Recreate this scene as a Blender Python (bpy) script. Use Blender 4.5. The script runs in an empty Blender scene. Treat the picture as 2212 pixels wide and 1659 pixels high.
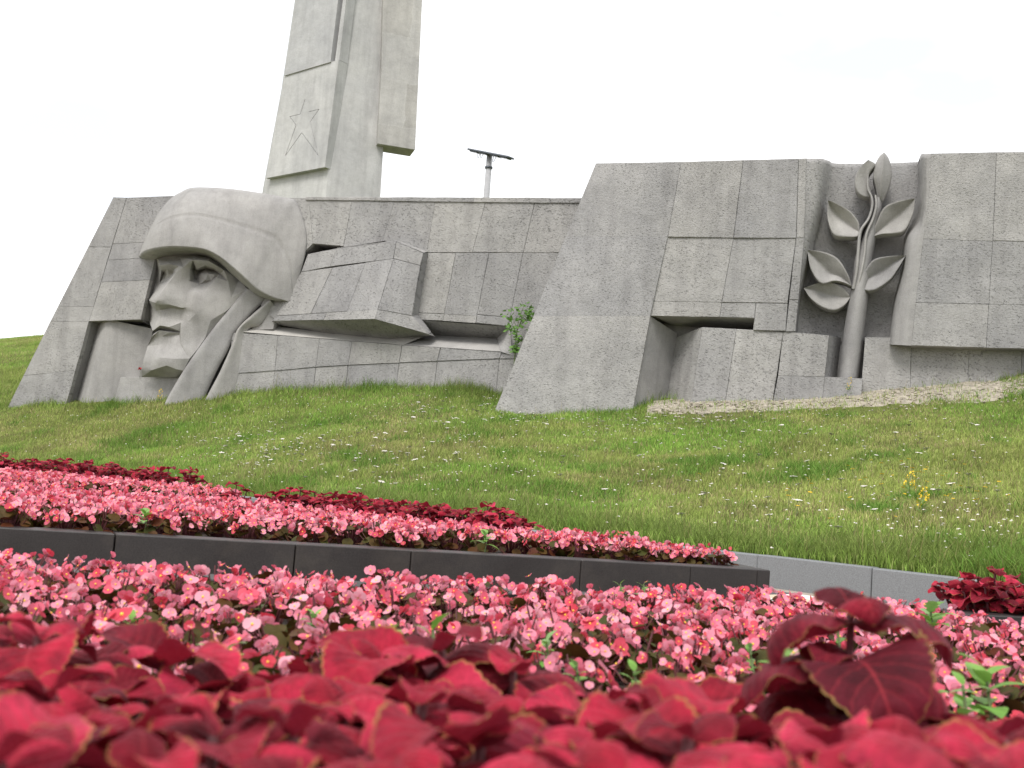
import bpy, bmesh, math, random
import numpy as np
from mathutils import Vector, Matrix, Euler, noise
from mathutils.geometry import delaunay_2d_cdt
from mathutils.bvhtree import BVHTree

random.seed(7)
rng = np.random.default_rng(11)
S = bpy.context.scene
COL = S.collection
R = math.radians

# ------------------------------------------------------------------ camera
CAM = Vector((0, 0, 0.72))
PITCH, ROLL = R(5.0), R(4.2)
FPX = 2372.0                      # focal length in the 2212-wide reading of the photo
CX, CY = 1106.0, 829.5
FW = Vector((0, math.cos(PITCH), math.sin(PITCH)))
UP0 = Vector((0, -math.sin(PITCH), math.cos(PITCH)))
RT0 = Vector((1, 0, 0))
RT = RT0 * math.cos(ROLL) + UP0 * math.sin(ROLL)
UP = UP0 * math.cos(ROLL) - RT0 * math.sin(ROLL)
cd = bpy.data.cameras.new('camera')
cam = bpy.data.objects.new('camera', cd)
COL.objects.link(cam)
m = Matrix((RT, UP, -FW)).transposed().to_4x4()
m.translation = CAM
cam.matrix_world = m
cd.sensor_width = 36.0
cd.lens = 36.0 * FPX / 2212.0
cd.clip_start = 0.05
cd.clip_end = 3000
cd.dof.use_dof = True
cd.dof.focus_distance = 7.0
cd.dof.aperture_fstop = cd.lens / 3.8
S.camera = cam

# ------------------------------------------------------------------ sky and sun
SUN_EL, SUN_AZ = R(54), R(-22)      # azimuth: degrees from -Y (behind the camera), negative = to the left
world = bpy.data.worlds.new('World')
S.world = world
world.use_nodes = True
nt = world.node_tree
nt.nodes.clear()
out = nt.nodes.new('ShaderNodeOutputWorld')
bg = nt.nodes.new('ShaderNodeBackground')
sky = nt.nodes.new('ShaderNodeTexSky')
sky.sky_type = 'NISHITA'
sky.sun_disc = False
sun_dir = Vector((math.sin(SUN_AZ) * math.cos(SUN_EL), -math.cos(SUN_AZ) * math.cos(SUN_EL), math.sin(SUN_EL)))
sky.sun_elevation = SUN_EL
sky.sun_rotation = math.atan2(sun_dir.x, sun_dir.y)
sky.air_density = 1.0
sky.dust_density = 2.0
sk = nt.nodes.new('ShaderNodeMix'); sk.data_type = 'RGBA'; sk.blend_type = 'MULTIPLY'
sk.inputs[0].default_value = 1.0
sk.inputs[7].default_value = (0.075, 0.075, 0.075, 1)
nt.links.new(sky.outputs[0], sk.inputs[6])
tc = nt.nodes.new('ShaderNodeTexCoord')
mp = nt.nodes.new('ShaderNodeMapping')
mp.inputs['Scale'].default_value = (1.2, 1.2, 3.2)
mp.inputs['Location'].default_value = (3.3, 2.0, 1.0)
nz = nt.nodes.new('ShaderNodeTexNoise')
nz.inputs['Scale'].default_value = 1.6
nz.inputs['Detail'].default_value = 6
nz.inputs['Roughness'].default_value = 0.5
rp = nt.nodes.new('ShaderNodeValToRGB')
rp.color_ramp.elements[0].position = 0.38
rp.color_ramp.elements[0].color = (0.57, 0.57, 0.57, 1)
rp.color_ramp.elements[1].position = 0.55
rp.color_ramp.elements[1].color = (1, 1, 1, 1)
nt.links.new(tc.outputs['Generated'], mp.inputs[0])
nt.links.new(mp.outputs[0], nz.inputs['Vector'])
nt.links.new(nz.outputs['Fac'], rp.inputs[0])
cm = nt.nodes.new('ShaderNodeMix'); cm.data_type = 'RGBA'
cm.inputs[7].default_value = (0.80, 0.80, 0.805, 1)      # bright overcast cloud
nt.links.new(rp.outputs[0], cm.inputs[0])
nt.links.new(sk.outputs[2], cm.inputs[6])
nt.links.new(cm.outputs[2], bg.inputs[0])
bg.inputs[1].default_value = 1.0
nt.links.new(bg.outputs[0], out.inputs[0])

sl = bpy.data.lights.new('sun', 'SUN')
sl.energy = 1.5
sl.angle = R(24)
sl.color = (1.0, 0.97, 0.92)
so = bpy.data.objects.new('sun', sl)
COL.objects.link(so)
so.location = (-10, -10, 30)
so.rotation_euler = sun_dir.to_track_quat('Z', 'Y').to_euler()

S.view_settings.view_transform = 'Standard'
S.view_settings.look = 'None'
S.view_settings.gamma = 1
S.view_settings.exposure = 0.95
S.view_settings.use_curve_mapping = False

# ------------------------------------------------------------------ pixel helpers
def ray(x, y):
    return (FW * FPX + RT * (x - CX) - UP * (y - CY)) / FPX      # depth along FW = 1

class Frame:
    """A vertical plane in the world: o a point on it, t along it, n out of it."""
    def __init__(s, a, b):
        s.o = Vector((a[0], a[1], 0)); b = Vector((b[0], b[1], 0))
        s.t = (b - s.o).normalized()
        s.n = Vector((s.t.y, -s.t.x, 0))
    def p(s, x, y, w=0.0):
        d = ray(x, y)
        k = (w + (s.o - CAM).dot(s.n)) / d.dot(s.n)
        return CAM + d * k

def at_z(x, y, z):
    d = ray(x, y); return CAM + d * ((z - CAM.z) / d.z)
def at_d(x, y, depth):
    return CAM + ray(x, y) * depth
def proj(P):
    v = P - CAM; d = v.dot(FW)
    return CX + FPX * v.dot(RT) / d, CY - FPX * v.dot(UP) / d, d

# readings of enlarged crops -> 2212-wide photo coordinates
Z1 = lambda x, y: (x * .32550, y * .32550 + 360)
Z3 = lambda x, y: (x * .32550 + 504, y * .32550 + 396)
Z4 = lambda x, y: (x * .39067 + 1008, y * .39067 + 288)
Z5 = lambda x, y: (x * .39061 + 1656, y * .39061 + 288)
ZF = lambda x, y: (x * .30380 + 273.6, y * .30380 + 388.8)
ZT = lambda x, y: (x * .26036 + 561.6, y * .26036)

# ------------------------------------------------------------------ node helpers
def mat(name):
    m = bpy.data.materials.new(name); m.use_nodes = True
    nt = m.node_tree
    return m, nt, nt.nodes['Principled BSDF']
def nd(nt, t, **kw):
    n = nt.nodes.new(t)
    for k, v in kw.items():
        if k in n.inputs: n.inputs[k].default_value = v
        else: setattr(n, k, v)
    return n
def ramp(nt, src, stops):
    r = nd(nt, 'ShaderNodeValToRGB')
    e = r.color_ramp.elements
    while len(e) < len(stops): e.new(0.5)
    for el, (p, c) in zip(e, stops):
        el.position = p
        el.color = (c if len(c) == 4 else (*c, 1)) if hasattr(c, '__len__') else (c, c, c, 1)
    nt.links.new(src, r.inputs[0])
    return r.outputs[0]
def mix(nt, f, a, b, mode='MIX'):
    n = nd(nt, 'ShaderNodeMix'); n.data_type = 'RGBA'; n.blend_type = mode
    for i, v in ((0, f), (6, a), (7, b)):
        if hasattr(v, 'is_linked'): nt.links.new(v, n.inputs[i])
        else: n.inputs[i].default_value = v if i == 0 else (*v, 1)
    return n.outputs[2]
def noisetex(nt, vec, scale, detail=5, rough=.55, dist=0):
    n = nd(nt, 'ShaderNodeTexNoise', Scale=scale, Detail=detail, Roughness=rough, Distortion=dist)
    nt.links.new(vec, n.inputs['Vector']); return n.outputs['Fac']
def mapped(nt, rz=0, scale=(1, 1, 1), rot=None, src=None):
    g = src or nd(nt, 'ShaderNodeNewGeometry').outputs['Position']
    mpn = nd(nt, 'ShaderNodeMapping')
    mpn.vector_type = 'POINT'
    r0 = nd(nt, 'ShaderNodeMapping')
    r0.inputs['Rotation'].default_value = (rot or (0, 0, rz))
    nt.links.new(g, r0.inputs[0])
    mpn.inputs['Scale'].default_value = scale
    nt.links.new(r0.outputs[0], mpn.inputs[0])
    return mpn.outputs[0]
def bump(nt, b, h, strength, dist=.02, prev=None):
    n = nd(nt, 'ShaderNodeBump', Strength=strength, Distance=dist)
    nt.links.new(h, n.inputs['Height'])
    if prev: nt.links.new(prev, n.inputs['Normal'])
    if b: nt.links.new(n.outputs[0], b.inputs['Normal'])
    return n.outputs[0]

WALL_RZ = math.atan2(5.76, 18.94)
def concrete(name, base, gouge=1.0, stain=1.0, rz=WALL_RZ, patch=0.0):
    m, nt, b = mat(name)
    pos = mapped(nt, rz)
    # blotches, streaks running down, fine grit
    big = noisetex(nt, mapped(nt, rz, (.7, .7, .7)), 1.0, 4)
    mid = noisetex(nt, pos, 3.2, 6, .65)
    streak = noisetex(nt, mapped(nt, rz, (3.0, 3.0, .28)), 1.3, 5, .6)
    fine = noisetex(nt, pos, 55, 3, .7)
    c = ramp(nt, mid, [(.25, [v * .86 for v in base]), (.75, [v * 1.10 for v in base])])
    c = mix(nt, .55, c, ramp(nt, big, [(.3, (.72, .72, .73)), (.7, (1.14, 1.13, 1.10))]), 'MULTIPLY')
    c = mix(nt, .42 * stain, c, ramp(nt, streak, [(.30, (.66, .65, .65)), (.55, (1.04, 1.04, 1.03))]), 'MULTIPLY')
    c = mix(nt, .5, c, ramp(nt, fine, [(.30, (.72, .70, .70)), (.55, (1.05, 1.05, 1.05)), (.80, (1.18, 1.17, 1.15))]), 'MULTIPLY')
    oi = nd(nt, 'ShaderNodeObjectInfo')
    c = mix(nt, 1.0, c, ramp(nt, oi.outputs['Random'], [(0, (.90, .90, .915)), (1, (1.08, 1.07, 1.05))]), 'MULTIPLY')
    if patch:
        # repairs: squarish fields of newer and older render
        sx = nd(nt, 'ShaderNodeSeparateXYZ'); nt.links.new(pos, sx.inputs[0])
        cb = nd(nt, 'ShaderNodeCombineXYZ'); nt.links.new(sx.outputs[0], cb.inputs[0]); nt.links.new(sx.outputs[2], cb.inputs[1])
        wob = noisetex(nt, pos, 2.5, 4); ad = nd(nt, 'ShaderNodeVectorMath', operation='ADD')
        sc = nd(nt, 'ShaderNodeVectorMath', operation='SCALE'); sc.inputs['Scale'].default_value = .25
        nt.links.new(wob, sc.inputs[0]); nt.links.new(cb.outputs[0], ad.inputs[0]); nt.links.new(sc.outputs[0], ad.inputs[1])
        bt_ = nd(nt, 'ShaderNodeTexBrick', Scale=.55)
        bt_.inputs['Color1'].default_value = (.84, .82, .78, 1); bt_.inputs['Color2'].default_value = (1.08, 1.09, 1.10, 1); bt_.inputs['Mortar'].default_value = (1.15, 1.15, 1.15, 1)
        bt_.inputs['Mortar Size'].default_value = .012; bt_.inputs['Brick Width'].default_value = .9; bt_.inputs['Row Height'].default_value = .8
        nt.links.new(ad.outputs[0], bt_.inputs[0])
        c = mix(nt, patch, c, bt_.outputs[0], 'MULTIPLY')
    nrm = bump(nt, None, fine, .25, .02)
    nrm = bump(nt, None, mid, .35, .05, nrm)
    if gouge:
        # short tooled gouges left by the formwork, all leaning the same way
        gv = mapped(nt, scale=(9.0, 1.0, 22.0), rot=(0, R(-14), rz))
        g = nd(nt, 'ShaderNodeTexNoise', Scale=2.1, Detail=2.5, Roughness=.6, Distortion=.35)
        nt.links.new(gv, g.inputs['Vector'])
        zone = ramp(nt, noisetex(nt, mapped(nt, rz, (.55, .55, .8)), 1.0, 3), [(.36, .12), (.62, 1.0)])
        gr = ramp(nt, g.outputs['Fac'], [(.33, 0.0), (.40, 1.0)])
        inv = mix(nt, 1.0, (1, 1, 1), gr, 'SUBTRACT')
        inv = mix(nt, 1.0, inv, zone, 'MULTIPLY')
        sep = nd(nt, 'ShaderNodeRGBToBW'); nt.links.new(inv, sep.inputs[0])
        h = nd(nt, 'ShaderNodeMath', operation='MULTIPLY'); h.inputs[1].default_value = -1.0
        nt.links.new(sep.outputs[0], h.inputs[0])
        nrm = bump(nt, None, h.outputs[0], .7 * gouge, .06, nrm)
        g2 = noisetex(nt, mapped(nt, scale=(16, 1, 24), rot=(0, R(-8), rz)), 1.5, 3, .6)
        nrm = bump(nt, None, g2, .32 * gouge, .06, nrm)
        f = nd(nt, 'ShaderNodeMath', operation='MULTIPLY'); f.inputs[1].default_value = .24 * gouge
        nt.links.new(sep.outputs[0], f.inputs[0])
        c = mix(nt, f.outputs[0], c, [v * .45 for v in base])  # gouges darkened in colour: dirt plus shade that the bump barely shows
    nt.links.new(nrm, b.inputs['Normal'])
    nt.links.new(c, b.inputs['Base Color'])
    b.inputs['Roughness'].default_value = .92
    b.inputs['Specular IOR Level'].default_value = .2
    return m

M = {}
M['wall'] = concrete('rough_concrete', (.332, .328, .326), 1.0)
M['smooth'] = concrete('cast_concrete', (.340, .334, .328), .28)
M['core'] = concrete('joint_concrete', (.27, .265, .26), 0.0)
M['tower'] = concrete('tower_concrete', (.455, .458, .462), 0.0, 1.0)
M['wing'] = concrete('patched_concrete', (.43, .425, .415), 0.0, 1.0, math.atan2(-.28, .96), .45)
M['groove'] = concrete('recess_shade', (.10, .10, .10), 0.0)  # dark tone that carries the shade of the tower slot

def simple(name, col, rough=.6, var=.25, scale=20, metallic=0, bumpy=0, spec=.5):
    m, nt, b = mat(name)
    g = nd(nt, 'ShaderNodeNewGeometry').outputs['Position']
    n = noisetex(nt, g, scale, 5, .6)
    c = ramp(nt, n, [(.3, [v * (1 - var) for v in col]), (.7, [v * (1 + var) for v in col])])
    nt.links.new(c, b.inputs['Base Color'])
    b.inputs['Roughness'].default_value = rough
    b.inputs['Metallic'].default_value = metallic
    b.inputs['Specular IOR Level'].default_value = spec
    if bumpy: bump(nt, b, n, bumpy, .01)
    return m
M['soil'] = simple('bed_soil', (.035, .025, .018), .95, .5, 60, bumpy=.8)
M['granite'] = simple('dark_granite', (.024, .020, .0195), .42, .45, 240)
def dusty(m):
    nt = m.node_tree; b = nt.nodes['Principled BSDF']; src = b.inputs['Base Color'].links[0].from_socket
    g = nd(nt, 'ShaderNodeNewGeometry').outputs['Position']
    f = ramp(nt, noisetex(nt, g, 4.0, 7, .7), [(.50, 0.0), (.78, .22)])
    nt.links.new(mix(nt, f, src, (.14, .115, .09)), b.inputs['Base Color'])
    r = ramp(nt, noisetex(nt, g, 3.0, 5, .6), [(.35, .35), (.7, .62)]); nt.links.new(r, b.inputs['Roughness'])
dusty(M['granite'])
M['kerb'] = simple('grey_granite', (.175, .182, .19), .75, .28, 130, bumpy=.1)
M['mortar'] = simple('mortar', (.33, .32, .30), .9, .2, 40)
M['tile_a'] = simple('tile_beige', (.55, .42, .30), .7, .1, 40)
M['tile_b'] = simple('tile_dark', (.06, .06, .065), .6, .2, 60)
M['tile_c'] = simple('tile_white', (.66, .64, .60), .7, .1, 40)
M['paving'] = simple('paving_bed', (.34, .29, .24), .85, .25, 9)
M['metal'] = simple('painted_steel', (.10, .11, .13), .5, .2, 15, metallic=.3)
M['lamp_glass'] = simple('lamp_glass', (.05, .055, .06), .15, .1, 15)
M['pole'] = simple('pole_concrete', (.36, .36, .37), .8, .12, 12)
M['rubble'] = simple('rubble', (.32, .285, .23), .95, .4, 9, bumpy=.5)
M['stem'] = simple('green_stem', (.12, .16, .06), .6, .2, 30)
M['red'] = simple('red_bloom', (.55, .02, .03), .6, .2, 60)
M['cable'] = simple('cable', (.02, .02, .02), .6, .1, 10)

# ------------------------------------------------------------------ object helpers
def link(o, parent=None):
    COL.objects.link(o)
    if parent is not None: o.parent = parent
    return o
def tag(o, label=None, cat=None, group=None, kind=None):
    if label: o['label'] = label
    if cat: o['category'] = cat
    if group: o['group'] = group
    if kind: o['kind'] = kind
    return o
def empty(name, loc, label, cat, group=None):
    o = bpy.data.objects.new(name, None)
    o.empty_display_size = .1
    o.location = loc
    return tag(link(o), label, cat, group)
def mesh(name, verts, faces, m, parent=None, smooth=False, origin=None):
    """verts are world positions; the mesh is stored relative to its parent's location"""
    off = origin if origin is not None else (parent_loc(parent) if parent is not None else Vector((0, 0, 0)))
    me = bpy.data.meshes.new(name)
    me.from_pydata([tuple(Vector(v) - off) for v in verts], [], faces)
    for mm in (m if isinstance(m, (list, tuple)) else [m]): me.materials.append(mm)
    if smooth: me.polygons.foreach_set('use_smooth', [True] * len(me.polygons))
    me.update()
    o = bpy.data.objects.new(name, me)
    link(o, parent)
    if origin is not None and parent is None: o.location = origin
    return o
def parent_loc(p):
    v = Vector((0, 0, 0))
    while p is not None:
        v += p.location; p = p.parent
    return v
def recalc(o):
    bm = bmesh.new(); bm.from_mesh(o.data)
    bmesh.ops.recalc_face_normals(bm, faces=bm.faces); bm.to_mesh(o.data); bm.free()
    return o
def lerp(a, b, t): return a + (b - a) * t

def prism(name, fr, pts, back, m, parent):
    """solid with the front outline pts (x, y, w) seen in the photo and a back at depth `back`"""
    f = [fr.p(*q) for q in pts]
    b = [P - fr.n * (q[2] - back) for P, q in zip(f, pts)]
    n = len(f)
    faces = [tuple(range(n)), tuple(range(2 * n - 1, n - 1, -1))]
    faces += [(i, i + n, (i + 1) % n + n, (i + 1) % n) for i in range(n)]
    o = mesh(name, f + b, faces, m, parent)
    bm = bmesh.new(); bm.from_mesh(o.data)
    bmesh.ops.triangulate(bm, faces=[x for x in bm.faces if len(x.verts) > 4])
    bmesh.ops.recalc_face_normals(bm, faces=bm.faces); bm.to_mesh(o.data); bm.free()
    return o

def bil(c, u, v):
    a = [lerp(c[0][k], c[1][k], u) for k in range(3)]
    b = [lerp(c[3][k], c[2][k], u) for k in range(3)]
    return [lerp(a[k], b[k], v) for k in range(3)]

def panel(fr, c, parent, m, name='panel', gap=.003, depth=.12, cell=.16, amp=.007, bev=.010):
    """one cast slab: corners c = TL, TR, BR, BL as (x, y, w); its own edges, arris and uneven face"""
    if gap > 0: gap = random.choice((.0005, .0015, .003, .004)); bev = random.choice((.003, .005, .008, .011))
    P = [fr.p(*q) for q in c]
    W = max((P[1] - P[0]).length, (P[2] - P[3]).length); H = max((P[3] - P[0]).length, (P[2] - P[1]).length)
    nx = max(2, min(16, int(W / cell))); ny = max(2, min(16, int(H / cell)))
    us = [gap / W, (gap + bev) / W] + [(i + .0) / nx for i in range(1, nx)] + [1 - (gap + bev) / W, 1 - gap / W]
    vs = [gap / H, (gap + bev) / H] + [(i + .0) / ny for i in range(1, ny)] + [1 - (gap + bev) / H, 1 - gap / H]
    verts, faces = [], []
    nu, nv = len(us), len(vs)
    for j, v in enumerate(vs):
        for i, u in enumerate(us):
            a = P[0].lerp(P[1], u); b = P[3].lerp(P[2], u); q = a.lerp(b, v)
            border = i in (0, nu - 1) or j in (0, nv - 1)
            k = noise.noise(q * 2.1) * amp * 1.6 + noise.noise(q * 6.3) * amp
            q = q + fr.n * (k - (bev if border else 0))
            if border: q = q + Vector((noise.noise(q * 5), noise.noise(q * 5 + Vector((9, 0, 0))), noise.noise(q * 5 + Vector((0, 9, 0))))) * .006
            verts.append(q)
    for j in range(nv - 1):
        for i in range(nu - 1):
            faces.append((j * nu + i, j * nu + i + 1, (j + 1) * nu + i + 1, (j + 1) * nu + i))
    ring = [i for i in range(nu)] + [j * nu + nu - 1 for j in range(1, nv)] + \
           [(nv - 1) * nu + i for i in range(nu - 2, -1, -1)] + [j * nu for j in range(nv - 2, 0, -1)]
    base = len(verts)
    for r in ring: verts.append(verts[r] - fr.n * depth)
    L = len(ring)
    for i in range(L):
        faces.append((ring[(i + 1) % L], ring[i], base + i, base + (i + 1) % L))
    o = mesh(name, verts, faces, m, parent)
    recalc(o)
    return o

def panels(fr, c, us, vs, parent, m, back=-1.4, core=True, name='panel', cof=.055, **kw):
    """a facet of the wall split into cast panels by its joints, over a recessed core"""
    us = [0] + list(us) + [1]; vs = [0] + list(vs) + [1]
    for j in range(len(vs) - 1):
        for i in range(len(us) - 1):
            q = [bil(c, us[i], vs[j]), bil(c, us[i + 1], vs[j]), bil(c, us[i + 1], vs[j + 1]), bil(c, us[i], vs[j + 1])]
            panel(fr, q, parent, m, name, **kw)
    if core:
        prism('core', fr, [(x, y, w - cof) for x, y, w in c], back, M['core'], parent)

def cat(pts, n):
    """Catmull-Rom through tuples, resampled to n"""
    P = [np.array(p, float) for p in pts]
    P = [2 * P[0] - P[1]] + P + [2 * P[-1] - P[-2]]
    out = []
    for k in range(n):
        s = k / (n - 1) * (len(P) - 3)
        i = min(int(s), len(P) - 4); t = s - i
        a, b, c, d = P[i:i + 4]
        out.append(.5 * ((2 * b) + (c - a) * t + (2 * a - 5 * b + 4 * c - d) * t * t + (3 * b - a - 3 * c + d) * t ** 3))
    return out
def poly(pts, n):
    P = [np.array(p, float) for p in pts]; out = []
    for k in range(n):
        s = k / (n - 1) * (len(P) - 1); i = min(int(s), len(P) - 2)
        out.append(P[i] + (P[i + 1] - P[i]) * (s - i))
    return out

def grid_mesh(name, rows, m, parent, smooth=True, close=False):
    nv, nu = len(rows), len(rows[0])
    verts = [p for r in rows for p in r]
    faces = [(j * nu + i, j * nu + i + 1, (j + 1) * nu + i + 1, (j + 1) * nu + i) for j in range(nv - 1) for i in range(nu - 1)]
    o = mesh(name, verts, faces, m, parent, smooth)
    return o
def sheet(name, fr, rows, m, parent, sub=1, smooth=False, noise_amp=.006):
    """loft through rows of (x, y, w): a bent slab face; rows given left-to-right"""
    n = len(rows[0]); N = (n - 1) * sub * 3 + 1
    R2 = [poly(r, N) for r in rows]
    out = []
    for j in range(len(R2) - 1):
        k = 6
        for s in range(k if j < len(R2) - 2 else k + 1):
            t = s / k
            out.append([a + (b - a) * t for a, b in zip(R2[j], R2[j + 1])])
    W = []
    for r in out:
        row = []
        for q in r:
            P = fr.p(*q); row.append(P + fr.n * noise.noise(P * 4) * noise_amp)
        W.append(row)
    return grid_mesh(name, W, m, parent, smooth)

# ------------------------------------------------------------------ terrain
WALL = Frame((-9.48, 26.04), (9.46, 20.28))
def wall_u(P): return (P - WALL.o).dot(WALL.t)
KP = [(-60, 34), (-30, 27.5), (-14, 22.6), (-9.1, 19.8), (-5.7, 17.4), (-3.36, 14.6), (.33, 10.9), (1.98, 9.5), (3.3, 8.25), (4.6, 7.0), (9, 3.0), (30, -12), (60, -30)]
WX = [-60, -28, -14.5, -10.4, -7, -4.2, 0, 2.5, 5.2, 9.5, 16, 34, 60]
def wall_line(x, w=.1):
    t = (x - WALL.o.x) / WALL.t.x
    return WALL.o + WALL.t * t + WALL.n * w
WB = [(15, 882, 0), (160, 874, 0), (365, 866, .1), (560, 850, .1), (800, 838, .1), (1000, 838, .1), (1082, 884, 1.7), (1250, 890, 1.5),
      (1400, 874, .9), (1656, 858, .45), (1870, 846, .4), (2150, 822, .2), (2212, 806, .2)]
wbu, wbz = [], []
for x, y, w in WB:
    P = WALL.p(x, y, w); wbu.append(wall_u(P)); wbz.append(P.z + .22 * (w - .1))
KZ = .24
NP_, NS_ = 260, 90
kk = cat(KP, NP_)
ww = poly([(x,) for x in WX], NP_)
K = [Vector((a[0], a[1], 0)) for a in kk]
Wl = [wall_line(float(a[0])) for a in ww]
TG = np.zeros((NP_, NS_ + 40, 3))
for i in range(NP_):
    zw = float(np.interp(wall_u(Wl[i]), wbu, wbz))
    out_dir = (Wl[i] - K[i]).normalized()
    for j in range(NS_ + 40):
        if j < NS_:
            s = j / (NS_ - 1)
            P = K[i].lerp(Wl[i], s)
            z = KZ - .01 + (zw - KZ) * (.72 * s + .28 * s ** 3)
        else:
            d = ((j - NS_ + 1) / 40.0) ** 1.6 * 150
            P = Wl[i] - WALL.n * d
            rise = 7.7 * math.sin(min(1, d / 42.0) * math.pi / 2) - max(0, d - 42) * .05
            rise *= min(1.04, max(.3, 1 + .022 * (wall_u(Wl[i]) + 9)))
            z = zw + rise
        bumpz = noise.noise(Vector((P.x * .5, P.y * .5, 0))) * .07 + noise.noise(Vector((P.x * 1.7, P.y * 1.7, 3))) * .025
        if j < 3: bumpz *= j / 3.0
        TG[i, j] = (P.x, P.y, z + bumpz)
NR = TG.shape[1]
tv = TG.reshape(-1, 3)
tf = [(i * NR + j, (i + 1) * NR + j, (i + 1) * NR + j + 1, i * NR + j + 1) for i in range(NP_ - 1) for j in range(NR - 1)]
def grass_ground():
    m, nt, b = mat('meadow_ground')
    g = nd(nt, 'ShaderNodeNewGeometry').outputs['Position']
    a = noisetex(nt, g, .35, 6, .6); f = noisetex(nt, g, 22, 5, .7)
    c = ramp(nt, a, [(.3, (.12, .18, .045)), (.5, (.16, .19, .06)), (.7, (.18, .17, .08))])
    c = mix(nt, .8, c, ramp(nt, f, [(.3, (.35, .35, .35)), (.7, (1.4, 1.4, 1.2))]), 'MULTIPLY')
    nt.links.new(c, b.inputs['Base Color']); b.inputs['Roughness'].default_value = 1
    b.inputs['Specular IOR Level'].default_value = .1
    bump(nt, b, f, 1.0, .06)
    return m
M['meadow'] = grass_ground()
slope = mesh('grass_slope', tv, tf, M['meadow'], smooth=True)
tag(slope, 'grassy slope rising from the grey kerb to the concrete wall', 'slope', kind='structure')
BVH = BVHTree.FromPolygons([Vector(v) for v in tv], tf)
def ground_z(x, y):
    h = BVH.ray_cast(Vector((x, y, 60)), Vector((0, 0, -1)))
    return h[0].z if h[0] else 0.0
def ground_px(x, y):
    h = BVH.ray_cast(CAM, ray(x, y).normalized()); return h[0]

g = mesh('ground', [(-1500, -1500, -.06), (1500, -1500, -.06), (1500, 1500, -.06), (-1500, 1500, -.06)], [(0, 1, 2, 3)], M['meadow'])
tag(g, 'flat grassland around the memorial', 'ground', kind='structure')

# paving on the near side of the kerb
pv = [(a.x, a.y, 0) for a in K[60:200]]
pv = pv + [(40, -25, 0), (-40, -25, 0), (-40, pv[0][1], 0)]
paving = mesh('paving', pv, [tuple(range(len(pv)))], M['paving'])
recalc(paving)
if paving.data.polygons[0].normal.z < 0: paving.data.flip_normals()
tag(paving, 'tiled path between the planters and the kerb', 'paving', kind='structure')

# ------------------------------------------------------------------ left wall with the helmeted head
def LW(q, w): return (*q, w)
lw_base = WALL.p(560, 850, 0); lw_base.z = ground_z(lw_base.x, lw_base.y)
LWALL = empty('memorial_wall', lw_base, 'lower concrete memorial wall carrying the giant carved head in a helmet', 'wall')
fr = WALL
mw, ms = M['wall'], M['smooth']
# left end: slanted slab in two columns
panels(fr, [(245, 426, 0), (273, 427, 0), (192, 694, 0), (109, 694, 0)], [], [.40, .88], LWALL, mw)
panels(fr, [(109, 694, 0), (192, 694, 0), (134, 905, 0), (-8, 930, 0)], [], [.5], LWALL, mw)
panels(fr, [(273, 427, 0), (420, 421, 0), (335, 556, 0), (233, 562, 0)], [], [.74], LWALL, mw)
panels(fr, [(233, 562, 0), (335, 556, 0), (304, 690, 0), (192, 694, 0)], [], [.36], LWALL, mw)
# splayed side of the niche beside the face
sheet('niche_side', fr, [[(335, 550, .0), (352, 552, -.9)], [(319, 600, 0), (347, 610, -.9)], [(303, 691, 0), (338, 712, -.9)]], ms, LWALL)
# recess and rounded pier below
sheet('recess_side', fr, [[(191, 690, .0), (218, 690, -.55)], [(132, 905, .0), (158, 905, -.55)]], mw, LWALL)
pr = []
for t in [k / 14 for k in range(15)]:
    L, A, B = [lerp(np.array(a, float), np.array(b, float), t) for a, b in
               (((214, 690, -.5), (150, 905, -.5)), ((234, 690, -.10), (180, 905, -.05)), ((356, 716, -.58), (300, 905, -.45)))]
    row = []
    for k in range(15):
        u = k / 14
        if u < .25:
            s = u / .25; q = lerp(L, A, s); q[2] = lerp(L[2], A[2], math.sin(s * math.pi / 2))
        else:
            s = (u - .25) / .75; q = lerp(A, B, s); q[2] = lerp(A[2], B[2], s ** 1.3)
        row.append(fr.p(*q))
    pr.append(row)
grid_mesh('collar_pier', pr, ms, LWALL)
prism('core', fr, [(214, 696, -.66), (352, 714, -.66), (268, 905, -.6), (150, 905, -.6)], -1.4, M['core'], LWALL)
# plinth under the chin
panels(fr, [(*Z1(800, 1396), -.02), (*Z1(1200, 1396), .02), (372, 905, .05), (236, 905, -.02)], [], [], LWALL, ms)
prism('backing', fr, [(250, 428, -.85), (1330, 428, -.85), (1330, 900, -.85), (0, 930, -.85)], -1.5, M['core'], LWALL)

# --- upper band to the right of the helmet
cap = [(660, 425, .03), (1320, 427.5, .03), (1320, 440, .03), (660, 432, .03)]
panels(fr, cap, [.28, .55, .8], [], LWALL, mw, name='coping', core=False, depth=.5)
for c in ([(600, 428, 0), (667, 430, 0), (676, 526, 0), (640, 560, 0)],
          [(667, 432, 0), (760, 434, 0), (742, 532, 0), (676, 526, 0)],
          [(760, 434, 0), (852, 435, 0), (826, 521, 0), (742, 534, 0)],
          [(852, 435, 0), (940, 436, 0), (922, 545, 0), (826, 520, 0)],
          [(940, 436, 0), (1048, 437, 0), (1020, 545, 0), (922, 545, 0)],
          [(1048, 437, 0), (1155, 438, 0), (1130, 546, 0), (1020, 545, 0)],
          [(1155, 438, 0), (1320, 440, 0), (1300, 546, 0), (1130, 546, 0)]):
    panels(fr, c, [], [], LWALL, mw)
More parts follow.
